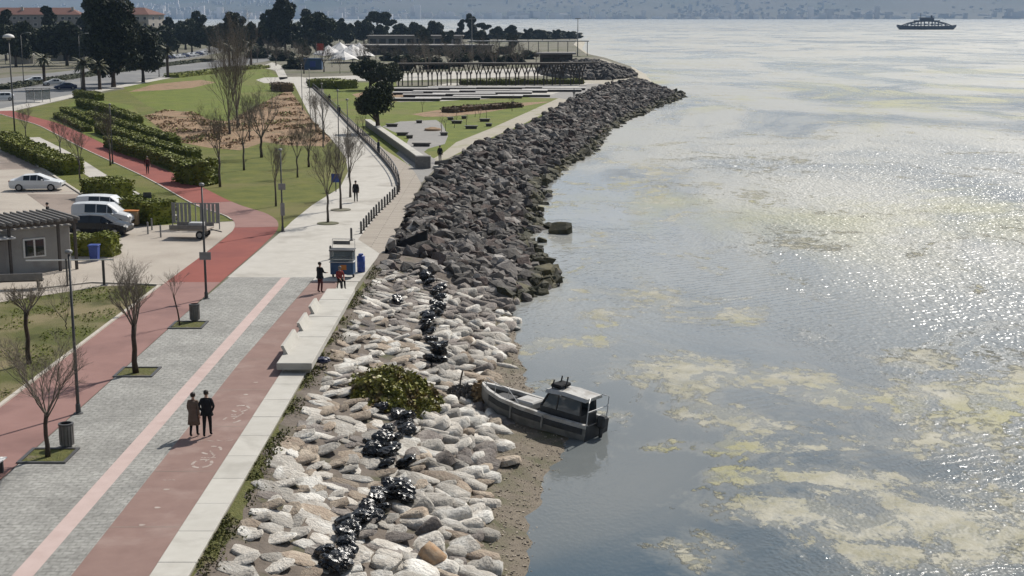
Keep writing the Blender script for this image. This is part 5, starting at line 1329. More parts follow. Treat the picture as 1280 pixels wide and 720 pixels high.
for x in (-2.5, -1.9, -1.2): MB().tube([(x, -.62 * min(1, (x + 3.2)), .98), (x, -.62 * min(1, (x + 3.2)), 1.42)], .018, 5).build('rail_post', 'light_metal', t)
MB().tube([(-2.6, -.3, 1.5), (-1.9, -.62, 1.46), (-1.2, -.7, 1.4), (-.6, -.75, .98)], .018, 5).build('bow_rail', 'light_metal', t)
MB().cbox((-.55, .1, .86), (.9, 1.0, .3), .05).build('engine_box', 'boat_white', t)
MB().cbox((-1.7, 0, .84), (.8, .8, .14), .03).build('hatch', 'hull_dark', t)
m_ = MB(); m_.cbox((3.12, 0, .95), (.38, .42, .5), .08); m_.tube([(3.1, 0, .8), (3.12, 0, -.1)], [.1, .06], 8); m_.build('outboard_motor', 'hull_dark', t)
# clutter at the bow
nx_, ny_ = -2.0, 60.1
def clump(name, label, cat, loc, n, rad, leaf, m):
    o = thing(name, label, cat, loc)
    MB().lathe([(rad[0] * .8, -.1), (rad[0] * .7, rad[2] * .5), (rad[0] * .1, rad[2] * .85)], 12, M=Matrix.Diagonal((1, rad[1] / rad[0], 1, 1))).build('core', m, o, True)
    q = blob_points([((0, 0, rad[2] * .4), (rad[0], rad[1], rad[2] * .7))], n, .6); V, Fc = leaf_quads(q, leaf); s_ = link('strands', arr_mesh('strands', V, Fc, m), o); s_['kind'] = 'stuff'; return o
bx_, by_ = (-1.38, 59.92)
clump('dry_weed_bundle', 'round bundle of dry tan weed hanging at the boat bow', 'weed bundle', (bx_, by_, -1.75), 700, (.42, .42, .9), .09, 'seaweed_dry')
bx_, by_ = (-2.21, 60.35)
clump('fishing_net', 'grey heap of fishing net on the stones beside the boat bow', 'net', (bx_, by_, slope_z(bx_, by_)), 900, (.7, .8, .5), .1, 'net_rope')
m_ = MB(); ax, ay = (-1.81, 61.44)
m_.tube([(-2.4, 61.0, -1.75), (-2.3, 60.9, -1.0), (-2.2, 60.6, -.55)], .04, 6); tag(m_.build('mooring_post', 'bark_grey'), 'crooked wooden mooring post at the bow of the boat', 'post')

# ------------------------------------------------------------------ kiosk, barrier, parked vehicles
t = thing('kiosk', 'pale cabin kiosk under a dark slatted pergola roof by the car park', 'kiosk', (-26.5, 83.2, 0), R(38))
# local: +X to the sea, front faces local -Y
MB().cbox((-4.5, 1.7, 1.3), (9.0, 3.0, 2.6), .03).build('wall', 'kiosk_wall', t)
MB().cbox((-4.5, 1.7, 2.65), (9.2, 3.2, .12), .03).build('ceiling_slab', 'kiosk_wall', t)
for xw in (-2.2, -6.4):
    w = MB().cbox((xw, .17, 1.5), (1.35, .1, 1.15), .02).build('window', 'white_paint', t)
    for dx in (-.31, .31): MB().box((xw + dx, .11, 1.5), (.5, .03, .95)).build('pane', 'glass_dark', w)
MB().cbox((-4.4, .15, 1.05), (.95, .08, 2.05), .02).build('door', 'facade_grey', t)
MB().cbox((-5.2, -.25, 2.3), (3.4, .9, .1), .03).build('awning', 'light_metal', t)
for xp in (-8.6, -3.8, -.9, .1): MB().cbox((xp, -.35, 1.45), (.16, .16, 2.9), .02).build('post', 'slat_dark', t)
for xp in (-8.6, -3.8, .1): MB().cbox((xp, 3.5, 1.45), (.16, .16, 2.9), .02).build('post', 'slat_dark', t)
for yb in (-.35, 3.5): MB().cbox((-4.4, yb, 2.95), (9.4, .14, .22), .02).build('beam', 'slat_dark', t)
sm = None
for k in range(24):
    if sm is None: o = MB().cbox((0, 1.55, 3.15), (.12, 4.9, .2), .015).build('slat', 'bin_grey', t); sm = o.data
    else: o = link('slat', sm, t)
    o.location = (-9.0 + .4 * k, 0, 0)
hb_ = thing('long_bench', 'long dark bench seat on the pavement in front of the kiosk', 'bench', (-28.9, 76.6, 0), R(10))
MB().cbox((0, 0, .5), (5.4, .55, .1), .02).build('seat', 'slat_dark', hb_); MB().cbox((0, -.25, .72), (5.4, .08, .4), .02).build('backrest', 'bin_grey', hb_)
for xx in (-2.4, 0, 2.4): MB().cbox((xx, 0, .23), (.1, .5, .46), .02).build('leg', 'dark_metal', hb_)
t = thing('barrier_gate', 'parking barrier with a white arm in front of the kiosk', 'barrier', (-23.1, 77.9, 0), R(6))
MB().cbox((0, 0, .6), (.14, .14, 1.9), .02).build('post', 'dark_metal', t); MB().cbox((0, 0, .02), (.4, .4, .05), .01).build('foot', 'dark_metal', t)
MB().tube([(.6, -.1, 1.5), (-4.2, -.1, 1.53)], .045, 6).build('arm', 'white_paint', t)
MB().cbox((-2.0, -.1, .8), (.1, .1, 1.6), .02).build('rest_post', 'dark_metal', t)
t = thing('blue_bin', 'blue plastic bin on the concrete beside the small hedge', 'bin', (-26.0, 86.0, .02))
MB().lathe([(.32, 0), (.4, .95)], 4, M=Matrix.Rotation(R(45), 4, 'Z')).build('body', 'blue_plastic', t); MB().cbox((0, 0, .98), (.66, .66, .08), .02).build('lid', 'blue_plastic', t)
car('sedan', 'car_white', 'white saloon car parked alone across the brown bays', (*(-41.53, 121.95), .03), R(4))
car('van', 'car_white', 'white van parked farthest from the kiosk in its row', (-30.6, 105.2, .03), R(-6), cat='van', name='parked_van')
car('van', 'car_silver', 'silver van parked between a white van and a black hatchback', (-29.6, 100.9, .03), R(-6), cat='van', name='parked_van')
car('hatch', 'car_black', 'black hatchback parked next to the small hedge by the kiosk', (-28.6, 96.4, .03), R(-5))
# trailer with leaning fence panels
t = thing('flatbed_trailer', 'beige flatbed trailer loaded with a box, parked on the concrete', 'trailer', (-22.0, 95.2, .02), R(-6))
MB().cbox((0, 0, .75), (3.0, 1.8, .16), .02).build('bed', 'parking_beige', t)
for s_ in (-1, 1): MB().cbox((0, s_ * .9, .95), (3.0, .05, .32), .01).build('side_board', 'bin_grey', t)
MB().cbox((.55, -.4, 1.08), (1.1, .7, .42), .03).build('load_box', 'light_metal', t)
for s_ in (-1, 1):
    M_ = Matrix.Translation((.9, s_ * .8, .34)) @ Matrix.Rotation(R(90), 4, 'X'); w = MB(); w.lathe([(.2, -.1), (.32, -.09), (.34, 0), (.32, .09), (.2, .1)], 14, M=M_); wo = w.build('wheel', 'tyre', t, True); MB().lathe([(.19, -.11), (.19, .11)], 10, M=M_).build('rim', 'rim', wo)
MB().tube([(1.5, 0, .7), (2.4, 0, .5)], .05, 6).build('drawbar', 'dark_metal', t)
bpy.data.objects['flatbed_trailer'].scale = (.88, .88, .88)
t = thing('fence_panel', 'grey site fence panel standing behind the flatbed trailer', 'fence', (-22.6, 99.2, .02), R(-4))
for x in (-1.7, 0, 1.7): MB().box((x, 0, .95), (.07, .07, 1.9)).build('post', 'grey_metal', t)
for k in range(12):
    if k in (5, 6): continue
    MB().box((-1.58 + .285 * k, 0, 1.15), (.2, .03, 1.4)).build('slat', 'grey_metal', t)
for z in (.45, 1.85): MB().box((0, .035, z), (3.4, .04, .06)).build('rail', 'grey_metal', t)
for k in range(3):
    o = tag(MB().tube([(0, 0, 0), (0, 0, .85)], .06, 8).build('bollard', 'grey_metal'), 'thin grey parking bollard beside the flatbed trailer', 'bollard', 'thin bollards by the trailer'); o.location = (*((-25.45, 96.81), (-25.64, 98.67), (-24.2, 95.37))[k], .02)
t = thing('cabinet', 'small orange brown utility cabinet beside the clipped bush', 'cabinet', (*(-27.69, 101), .02)); MB().cbox((0, 0, .55), (1.0, .6, 1.0), .03).build('body', 'seaweed_dry', t); MB().cbox((0, 0, 1.08), (1.1, .7, .06), .02).build('lid', 'orange_panel', t)
t = thing('info_board', 'small dark information board on a post beside the footpath', 'sign', (*(-26.98, 103.02), .02)); MB().tube([(0, 0, 0), (0, 0, 1.7)], .05, 6).build('post', 'dark_metal', t); MB().cbox((0, -.06, 1.9), (.6, .05, .55), .01).build('board', 'dark_metal', t)

# ------------------------------------------------------------------ hedges and bushes
hedge('small clipped hedge between the black hatchback and the blue bin', [(-28.03, 88.45), (-26.56, 88.14), (-25.2, 87.84)], 1.3, 1.35)
hedge('clipped bush beside the footpath next to the orange cabinet', [(-28.57, 103.85), (-27.1, 103.02), (-25.55, 101.79)], 2.2, 1.7, .14)
hedge('round clipped bush between the saloon and the white van', [(-35.34, 117.54), (-33.46, 115.44), (-31.85, 113.92)], 2.3, 1.7, .14)
hedge('long clipped hedge between car park kerb and footpath', [(-57.75, 161.03), (-51.46, 149.99), (-46.12, 140.34), (-42.26, 134.55)], 2.2, 1.5, .15)
hedge('low clipped hedge near the domed lamp at the track end', [(-62.62, 171.53), (-59.63, 167.17), (-56.46, 161.03)], 2.0, 1.2, .16)
hedge('dark rounded bush on the lawn where the hedges end', [(-30.17, 129.22), (-28.36, 126.71), (-27.06, 126.09)], 2.6, 2.1, .16)
sheet('lawn', [(-69.04, 213.01), (-79.95, 258.61), (-73.41, 253.68), (-64.71, 239.96), (-54, 206.37), (-40.09, 169.32), (-33.08, 148.29), (-32.11, 137.39), (-35.71, 143.42), (-42.11, 153.5), (-52.72, 176.11)], 0.0175, 'grass_lush')
TER = [('long terrace hedge bordering the red track', [(-46.82, 163.03), (-41.68, 153.5), (-37.12, 145.81), (-32.42, 137.39)], 1.25, 1.35), ('second terrace hedge counted up from the red track', [(-53.94, 183.46), (-46.37, 169.32), (-38.17, 153.5), (-32.87, 145.81)], 1.25, 1.35),
       ('third terrace hedge up from the track, beside bare soil', [(-61.98, 206.37), (-52.3, 187.37), (-45.1, 173.79), (-39.09, 163.03)], 1.3, 1.35), ('upper terrace hedge just below the green lawn mound', [(-72.92, 237.81), (-63.79, 220.08), (-56.94, 206.37), (-51.65, 194.25)], 1.4, 1.4),
       ('low shaded hedge row nearest the far end of the track', [(-68.25, 211.31), (-62.18, 198.63), (-55.79, 184.74)], 1.3, .7), ('short hedge row just above the lowest shaded row', [(-70.62, 221.92), (-65.13, 211.31), (-58.58, 197.15)], 1.3, .9), ('trimmed hedge on top of the terrace beside the road', [(-81.22, 263.73), (-77.46, 258.61), (-74.13, 253.68)], 1.8, 1.4)]
for lab, ln, w, h in TER: hedge(lab, ln, w, h, .14, 46, 'clipped terrace hedges')
hedge('clipped hedge at the head of the lawn near the round trees', [(-41.99, 302.6), (-38.13, 299.22), (-33.86, 295.9)], 5, 1.8, .22, 16)
hedge('brown twiggy bush beside the pale path by the road', [(-48.22, 289.49), (-46.74, 286.38), (-45.12, 283.34)], 3.0, 1.7, .2, 16, None, 'leaf_brown', 'bush', 'bush')
hedge('dark hedge along the foot of the pergola', [(-11.53, 313.24), (0, 313.24), (15.79, 316.95)], 3.0, 1.2, .25, 8)
hedge('green planting strip along the near side of the road', [(-84.16, 350.12), (-81.45, 369.42), (-78.46, 396.73), (-72.69, 415.12)], 4.5, .9, .28, 7)
hedge('planted median strip between the two carriageways', [(-106.11, 292.66), (-108.34, 354.75), (-106.44, 428.36), (-103.39, 482.11)], 5.0, .7, .3, 3, None, 'leaf_mid')
hedge('patch of dry brown reeds across the right lawn', [(-10.09, 221.92), (-6.47, 227.62), (-2.63, 231.59), (0.67, 235.7)], 3.0, .8, .25, 9, None, 'leaf_brown', 'reeds', 'reeds')

# ------------------------------------------------------------------ bare trees on the lawn
protoA = bare_tree(41, 7.0, 2.0, .7, .4, 8, 4, 5, .14, barkm='bark')
protoB = bare_tree(42, 5.2, 2.0, .35, .8, 7, 4, 5, .08, barkm='bark_grey')
protoC = bare_tree(43, 11.0, 2.0, .2, 1.0, 10, 4, 5, .16, barkm='bark_grey')
spots = [('A', 1.05, 'spreading bare tree with crooked boughs on the lawn by the bare soil'), ('B', 1.35, 'tall slender bare tree just behind the rounded dark bush'), ('B', 1.25, 'bare tree between the slender one and the spreading one'),
         ('B', 1.0, 'young bare tree on the lawn beside the sign post at the bend'), ('B', 1.0, 'young bare tree at the middle of the lawn below the bare soil'), ('B', 1.1, 'bare tree at the plaza edge next to the track bend'), ('B', 1.2, 'bare tree in the plaza beside the walking person'),
         ('B', 1.15, 'bare tree in the plaza farthest up beside the lawn edge'), ('A', .8, 'bushy bare tree at the rim of the bare soil near the plaza'), ('B', 1.1, 'thin bare tree where the bare soil meets the pale promenade'),
         ('C', 1.0, 'tall upright bare poplar cluster standing on the bare soil'), ('C', 1.12, 'tallest bare poplar beside the poplar cluster on bare soil'), ('B', 1.1, 'low twiggy bare tree in front of the tall poplars'),
         ('B', 1.0, 'small bare tree between footpath and car park hedge'), ('B', .9, 'thin bare tree standing in the long car park hedge'), ('B', .9, 'thin bare tree beside the domed lamp'), ('B', 1.1, 'thin straight bare tree at the kerb of the red track'), ('B', 1.0, 'leafless sapling on bare soil next to the promenade railing')]
TP = {'A': protoA, 'B': protoB, 'C': protoC}; made = {}
POS = [(-27, 150.85), (-26.04, 124.28), (-26.5, 138.11), (-18.93, 111.47), (-20.26, 131.83), (-13.56, 102.2), (-13.5, 109.58), (-13.59, 117), (-20.52, 141.09), (-22.99, 171.53), (-36.41, 180.95), (-37.39, 191.44), (-32.09, 171.53), (-39.83, 128.58), (-48.1, 149.13), (-57.91, 167.17), (-40.98, 142.63), (-25.79, 184.74)]
for (k, s, lab), p in zip(spots, POS):
    if k not in made: made[k] = o = tree_thing('bare_tree', lab, 'tree', TP[k], (*p, .02))
    else: o = copy_tree(made[k], (*p, .02), None, lab)
    o.rotation_euler = (0, 0, random.uniform(0, 6.28)); o.scale = (s, s, s * random.uniform(.95, 1.05))
for p, r_, lab in (((-13.51, 101.79), .8, 'dark soil ring round the bare tree next to the track bend'), ((-13.45, 109.11), .8, 'dark soil ring round the bare tree beside the walking person')):
    MBo = MB().lathe([(r_, 0), (r_, .05), (r_ * .9, .045)], 18); o = tag(MBo.build('tree_ring', 'earth'), lab, 'tree pit'); o.location = (*p, .028)
t = thing('blue_sign', 'small blue sign on a short post at the lawn edge', 'sign', (*(-15.27, 120.82), .02)); MB().tube([(0, 0, 0), (0, 0, .9)], .05, 6).build('post', 'dark_metal', t); MB().cbox((0, -.06, 1.2), (.75, .05, .75), .02).build('board', 'blue_plastic', t)
lamp_post('slim dark lamp post at the kerb of the red track beside the hedges', (*(-41.18, 144.21), .02), 6.0)
lamp_post('tall lamp post with white dome head at the track end', (*(-62.36, 176.11), .02), 12.4, .11, 'dome')
for q, lab in (((-21.97, 163.03), 'lamp post on the promenade beside the sapling on bare soil'), ((-18.32, 148.29), 'lamp post on the promenade near the bushy bare tree'), ((-15.42, 131.83), 'lamp post on the promenade just past the top plaza tree'), ((-33.88, 227.62), 'lamp post halfway along the pale promenade'), ((-29.58, 206.37), 'lamp post on the promenade below the halfway lamp')):
    lamp_post(lab, (*q, .03), 7.2, .06)
for q, lab in (((-105.72, 306.07), 'tall street lamp with side arm behind the white car'), ((-89.2, 292.66), 'tall street lamp with side arm between two palms'), ((-88.48, 354.75), 'street lamp with side arm past the dark pines')):
    lamp_post(lab, q, 11, .1, 'arm')

# ------------------------------------------------------------------ evergreen trees
r1 = leafy_tree('evergreen_tree', 'dense dark round tree standing on the right lawn beside gravel', 'tree', 7, 1.8, [((0, 0, 4.3), (2.3, 2.3, 1.9))] + rnd_blobs(14, 3.0, 6.2, 2.1, 1.15, 33, .35, .85), 9000, .17, 'leaf_dark', .3, (*(-17.56, 183.46), .02))
leafy_tree('evergreen_tree', 'wide spreading dark tree behind the round lawn tree', 'tree', 7, 1.5, rnd_blobs(18, 2.5, 5.6, 4.2, 1.5, 4, .3), 9000, .24, 'leaf_dark', .35, (*(-29.03, 289.49), .02))
leafy_tree('evergreen_tree', 'narrow dark tree close beside the wide spreading tree', 'tree', 6, 1.5, rnd_blobs(5, 2.0, 5.0, 1.4, 1.5, 6, .2), 3500, .22, 'leaf_mid', .25, (*(-24.87, 292.66), .02))
big = leafy_tree('pine_tree', 'huge dark pine tree towering over the road', 'tree', 20, 3.5, rnd_blobs(16, 5, 19, 4.2, 3.4, 9, .45), 15000, .42, 'leaf_deep', .45, (*(-85.34, 302.6), .02))
leafy_tree('pine_tree', 'dark rounded pine tree beside the huge pine at the road', 'tree', 13, 2.8, rnd_blobs(11, 4, 12, 3.4, 2.9, 12, .3), 10000, .4, 'leaf_deep', .35, (*(-84.7, 324.65), .02))
FT = [leafy_tree('pine_tree', 'tall narrow dark tree by the road bend', 'tree', 16, 3, rnd_blobs(18, 4, 15, 2.9, 1.9, 20, .4), 5200, .55, 'leaf_deep', .35, (*(-94.95, 482.11), 0)),
      leafy_tree('pine_tree', 'dark round topped tree in the belt behind the road', 'tree', 12, 3, rnd_blobs(16, 3.5, 10.8, 4.0, 2.0, 21, .25), 5200, .6, 'leaf_dark', .35, (*(-132.4, 587.17), 0)),
      leafy_tree('pine_tree', 'umbrella shaped pine with a bare trunk on the far spit', 'tree', 11, 6.5, rnd_blobs(6, 8.2, 10.2, 3.6, 2.0, 22, 0, .5), 3000, .5, 'leaf_dark', .3, (*(-16.63, 844.01), 0))]
BELT = [(0, (-86.2, 540.12), 1.35, 'tallest dark tree of the belt behind the tents'), (0, (-93.59, 562.67), 1.05, 'dark tree close beside the tallest tree of the belt'), (1, (-80.76, 587.17), 1.35, 'broad dark tree behind the white tents'), (1, (-99.94, 562.67), 1.1, 'round dark tree at the end of the road bend'),
        (1, (-147.65, 421.64), 1.1, 'dark tree in front of the red roofed block, by the white car'), (1, (-144.53, 435.3), 1.0, 'dark tree in front of the red roofed block, behind the palms'), (1, (-136.67, 435.3), 1.1, 'dark tree before the red roofed block, next to the huge pine'), (0, (-123.36, 421.64), 1.2, 'dark tree rising behind the huge pine'),
        (1, (-127.42, 519.3), .95, 'dark tree beside the end of the pale apartment block'), (1, (-138.36, 587.17), .85, 'smaller dark tree past the pale apartment block'), (1, (-125.12, 587.17), .9, 'dark tree beyond the row of parked cars'), (1, (-109.89, 587.17), .9, 'dark tree beside the tall narrow one at the bend'),
        (1, (-79.13, 675.32), 1.0, 'dark tree just behind the tent group'), (1, (-76.06, 730.07), 1.1, 'dark tree between tents and pergola'), (2, (-79.81, 844.01), 1.6, 'wide umbrella pine rising behind the tents'), (2, (-74.11, 844.01), 1.3, 'umbrella pine next to the wide one behind the tents'),
        (1, (-60.84, 771.76), .9, 'dark tree at the root of the far spit'), (1, (-55.29, 818.47), .95, 'rounded dark tree on the spit behind the pergola'), (1, (-45.13, 844.01), 1.0, 'mid height dark tree on the spit behind the pergola'), (0, (-29.49, 818.47), .8, 'slim dark tree on the spit left of the umbrella pine'), (0, (-23.5, 818.47), 1.0, 'slim tall tree on the spit touching the umbrella pine'),
        (1, (-8.29, 818.47), .75, 'low dark tree on the spit past the umbrella pine'), (1, (0, 844.01), .8, 'bushy dark tree in the middle of the outer spit'), (1, (9.5, 844.01), .65, 'low bushy tree on the outer spit'), (1, (18.63, 871.19), .55, 'low shrubby tree near the spit end'), (1, (27.86, 900.16), .55, 'shrubby tree next to the last one on the spit'), (1, (36.47, 900.16), .45, 'last shrubby tree at the very tip of the spit'),
        (1, (-74.55, 562.67), .7, 'small dark tree tucked beside the tents'), (1, (-73.91, 500.02), .6, 'small green tree behind the blue booth'), (1, (-28.99, 643.15), .7, 'dark tree behind the pergola roof'), (1, (-15.22, 675.32), .7, 'bushy tree above the middle of the pergola'), (1, (-39.86, 643.15), .8, 'bushy tree above the near end of the pergola'), (1, (0, 628.19), .6, 'low tree above the far end of the pergola')]
for k, p in enumerate([(-171.95, 482.11), (-170.68, 500.02), (-168.14, 519.3), (-142.39, 465.43), (-161.44, 540.12), (-124.45, 449.87), (-124.79, 465.43), (-114.29, 449.87), (-148.08, 613.9), (-147.86, 643.15), (-148.37, 675.32), (-126.29, 613.9), (-129.35, 675.32), (-130.12, 710.86), (-116.04, 675.32), (-104.62, 675.32), (-102.1, 710.86), (-94.57, 730.07), (-93.43, 771.76), (-87.21, 794.43), (-80.51, 794.43), (-66.61, 730.07)]):
    BELT.append((k % 2, p, random.uniform(.75, 1.15), 'evergreen tree in the dense belt along the far side of the road'))
for k, p, s, lab in BELT:
    o = copy_tree(FT[k], (*p, 0), random.uniform(0, 6.28), lab.replace(' left of', ' beside'), 'evergreen trees behind the park', (s * random.uniform(.9, 1.2), s * random.uniform(.9, 1.2), s))
grove = [(-27.44, 359.51), (-26.13, 385.34), (-21.07, 354.75), (-20.62, 396.73), (-16.29, 369.42), (-15.01, 408.81), (-10.59, 374.58), (-8.44, 415.12), (-4.72, 379.88), (-1.91, 421.64), (1.09, 385.34), (3.63, 428.36), (6.73, 396.73), (-31.75, 449.87), (-30.47, 490.9), (-23.35, 435.3), (-21.38, 473.63), (-19.04, 519.3), (-13.21, 449.87), (-11.28, 500.02), (-6.57, 465.43), (-3.52, 519.3), (0, 473.63), (-33.49, 408.81), (-40.64, 449.87), (-47.96, 500.02), (-44.25, 435.3), (-53.58, 421.64), (-51.18, 385.34), (-68.07, 449.87), (-64.67, 408.81), (-72.51, 435.3), (-86.04, 500.02), (-83.54, 465.43), (-94.23, 500.02), (-88.49, 435.3), (-89.3, 421.64), (-40.94, 385.34), (-55.05, 374.58), (-45.53, 374.58)]
for k, p in enumerate(grove):
    lab = 'leafless tree in the grove between pergola, tents and road'
    copy_tree(made['A' if k % 3 else 'B'], (*p, 0), random.uniform(0, 6.28), lab, 'leafless grove behind the pergola', random.uniform(.85, 1.25))
scrub = [(-29.59, 396.73), (-23.09, 408.81), (-15.72, 428.36), (-7.37, 435.3), (0, 449.87), (-32.22, 519.3), (-22.85, 540.12), (-12.43, 551.17), (-3.17, 562.67), (5.64, 500.02), (-40.81, 482.11), (-56.27, 587.17), (-53.6, 500.02), (-61.2, 408.81), (-77.54, 482.11), (-90.54, 509.48)]
for k, p in enumerate(scrub):
    copy_tree(FT[1], (*p, -1.6), random.uniform(0, 6.28), 'low dark evergreen bush in the grove behind the pergola', 'evergreen bushes behind the pergola', (random.uniform(.6, 1.1), random.uniform(.6, 1.1), random.uniform(.38, .5)))['category'] = 'bush'
for k, p in enumerate([(-76.01, 844.01), (-73.45, 900.16), (-67.06, 931.13), (-58.68, 931.13), (-46.11, 931.13), (-38.77, 931.13), (-31.44, 931.13), (-23.05, 931.13), (-14.67, 931.13), (-6.29, 931.13), (-3.2, 947.42), (4.19, 931.13), (8, 947.42), (14.67, 931.13), (18.12, 947.42), (24.1, 931.13), (26.65, 947.42), (33.58, 947.42), (36.89, 964.29), (41.58, 947.42)]):
    copy_tree(FT[1], (*p, -1.5), random.uniform(0, 6.28), 'dark scrub bush in the thicket along the far spit', 'scrub bushes along the far spit', (random.uniform(1.1, 1.9), random.uniform(1, 1.6), random.uniform(.38, .66)))['category'] = 'bush'
# palms by the road
def palm(label, loc, h, seed):
    r_ = random.Random(seed); t = thing('palm_tree', label, 'palm', loc)
    MB().lathe([(.42, 0), (.36, .5), (.33, h * .5), (.36, h - .4), (.5, h), (.2, h + .4)], 9).build('trunk', 'bark', t, True)
    cr_ = MB()
    for i in range(34):
        a = i * 2.399; el = r_.uniform(-.5, 1.25); L_ = r_.uniform(2.1, 2.9); q = []
        for j in range(5):
            u = j / 4; rr = L_ * u * math.cos(el * (1 - u * .35)); z = h + .2 + L_ * u * math.sin(el) - 1.1 * u * u
            q.append((rr, z))
        for j in range(4):
            for sd in (-1, 1):
                w0, w1 = .34 * (1 - (j / 4) ** 2) + .05, .34 * (1 - ((j + 1) / 4) ** 2) + .02
                def pt(rr, z, w): return (rr * math.cos(a) - w * math.sin(a), rr * math.sin(a) + w * math.cos(a), z - abs(w) * .5)
                cr_.add([pt(*q[j], 0), pt(*q[j + 1], 0), pt(*q[j + 1], sd * w1), pt(*q[j], sd * w0)], [(0, 1, 2, 3)])
    cr_.build('crown', 'leaf_palm', t); return t
for p, h, lab in (((-102.38, 309.61), 5.8, 'palm beside the white car on the road'), ((-87.75, 289.49), 5.2, 'palm beside the dark blue car'), ((-85.39, 292.66), 4.8, 'palm next to the huge pine trunk'), ((-85.15, 350.12), 6.3, 'palm past the dark pines beside the road'), ((-82.78, 415.12), 6.0, 'palm at the road near the tall narrow tree'), ((-80.13, 435.3), 6.4, 'palm near the end of the near carriageway')):
    palm(lab, (*p, .02), h, int(h * 10))

# ------------------------------------------------------------------ traffic, bus stop, road edge
car('sedan', 'car_blue', 'dark blue car driving on the road beside the palms', (*(-92.51, 292.66), .03), R(-155), None, 'car', 'car')
car('hatch', 'car_white', 'white car on the road in front of the dark trees', (*(-108.39, 320.75), .03), R(-150), None, 'car', 'car')
wc = car('hatch', 'car_white', 'white car at the road end behind the domed lamp', (*(-91.69, 253.68), .03), R(-160), None, 'car', 'car')
sv_ = car('sedan', 'car_silver', 'silver car following the dark blue car', (*(-100.28, 309.61), .03), R(-155), None, 'car', 'car')
pc = car('hatch', 'car_blue', 'parked car in the distant row beside the far carriageway', (*(-120.18, 500.02), .02), R(70), 'cars parked beside the far carriageway')
for k, q in enumerate([(-120.72, 509.48), (-120.12, 514.35), (-119.51, 519.3), (-120.06, 529.51), (-119.74, 534.76), (-120.3, 545.59), (-120.89, 556.86)]):
    src = (wc, sv_, pc)[k % 3]; copy_tree(src, (*q, .02), R(70), 'parked car in the distant row beside the far carriageway', 'cars parked beside the far carriageway')['category'] = 'car'
t = thing('bus_shelter', 'glass bus shelter on the pavement by the road', 'bus shelter', (*(-83.63, 248.94), .03), R(18))
for x in (-2, -.7, .7, 2): MB().cbox((x, .6, 1.2), (.09, .09, 2.4), .01).build('post', 'grey_metal', t)
for x in (-1.35, 0, 1.35): MB().box((x, .6, 1.3), (1.2, .03, 1.7)).build('pane', 'glass_clear', t)
MB().cbox((0, .1, 2.46), (4.5, 1.6, .12), .03).build('roof', 'grey_metal', t); MB().cbox((0, .4, .45), (3, .35, .07), .02).build('seat', 'light_metal', t)
for q, lab in (((-156.2, 449.87), 'white market awning behind the road, near the white car'), ((-153.72, 482.11), 'white shop awning behind the palms'), ((-149.36, 482.11), 'narrow white shop awning next to the huge pine')):
    t = thing('awning_stall', lab, 'stall', (*q, 0)); MB().prism([(-4, -2.5), (4, -2.5), (4, 2.5), (-4, 2.5)], 3.0, 3.3).build('canopy', 'tent_white', t)
    for a in (-3.8, 3.8):
        for b in (-2.3, 2.3): MB().box((a, b, 1.5), (.15, .15, 3)).build('post', 'grey_metal', t)
    MB().box((0, 1.8, 1.3), (7.4, .2, 2.6)).build('back_wall', 'facade_cream', t)

# ------------------------------------------------------------------ park: tents, booth, pergola, slabs, blocks
def tent(label, loc, w, h, rz):
    t = thing('tent', label, 'tent', loc, rz, 'white peaked tents')
    m_ = MB(); n = 8; rings = []
    for k in range(7):
        u = k / 6; r_ = w * (1 - u) ** 1.15 + .15; z = h * .42 + (h * .58) * u
        rings.append([(r_ * math.cos(2 * math.pi * q / n + .39) * (1.1 if q % 2 else .96), r_ * math.sin(2 * math.pi * q / n + .39) * (1.1 if q % 2 else .96), z - (.5 if (q % 2 and k == 0) else 0)) for q in range(n)])
    m_.loft(rings); m_.build('canopy', 'tent_white', t)
    MB().tube([(0, 0, 0), (0, 0, h + .4)], .12, 6).build('mast', 'light_metal', t)
    for q in range(0, n, 2): MB().tube([(w * 1.05 * math.cos(2 * math.pi * q / n + .39), w * 1.05 * math.sin(2 * math.pi * q / n + .39), 0), (w * .95 * math.cos(2 * math.pi * q / n + .39), w * .95 * math.sin(2 * math.pi * q / n + .39), h * .4)], .08, 5).build('post', 'grey_metal', t)
tent('white peaked tent nearest the red flag', (*(-63.43, 490.9), 0), 5.4, 5.0, .2); tent('largest white peaked tent in the middle of the group', (*(-52.28, 465.43), 0), 6.6, 5.8, .5); tent('white peaked tent standing behind the others', (*(-65.49, 540.12), 0), 5.0, 5.2, .9)
tent('small white tent at the back beside the brown trees', (*(-58.18, 540.12), 0), 4.2, 5.0, .1); tent('low white tent in front of the largest one', (*(-54.24, 457.52), 0), 4.2, 3.8, .6)
t = thing('flag', 'red flag on a pole beside the white tents', 'flag', (*(-66.38, 482.11), 0)); MB().tube([(0, 0, 0), (0, 0, 6)], .07, 6).build('pole', 'light_metal', t)
m_ = MB(); m_.add([(x * .5, .25 * math.sin(x * 1.2) + d, z) for d in (-.02, .02) for z in (3.4, 5.8) for x in range(6)], [(i, i + 1, i + 7, i + 6) for i in range(5)] + [(18 + i, 19 + i, 13 + i, 12 + i) for i in range(5)]); m_.build('cloth', 'red_panel', t)
t = thing('booth', 'blue booth with flat roof at the edge of the park', 'booth', (*(-56.42, 402.68), 0)); MB().cbox((0, 0, 1.5), (5, 3, 3), .05).build('wall', 'blue_panel', t); MB().cbox((0, 0, 3.1), (5.4, 3.4, .25), .04).build('roof', 'blue_panel', t); MB().box((0, -1.52, 1.6), (1.6, .06, 1.6)).build('shutter', 'blue_plastic', t)

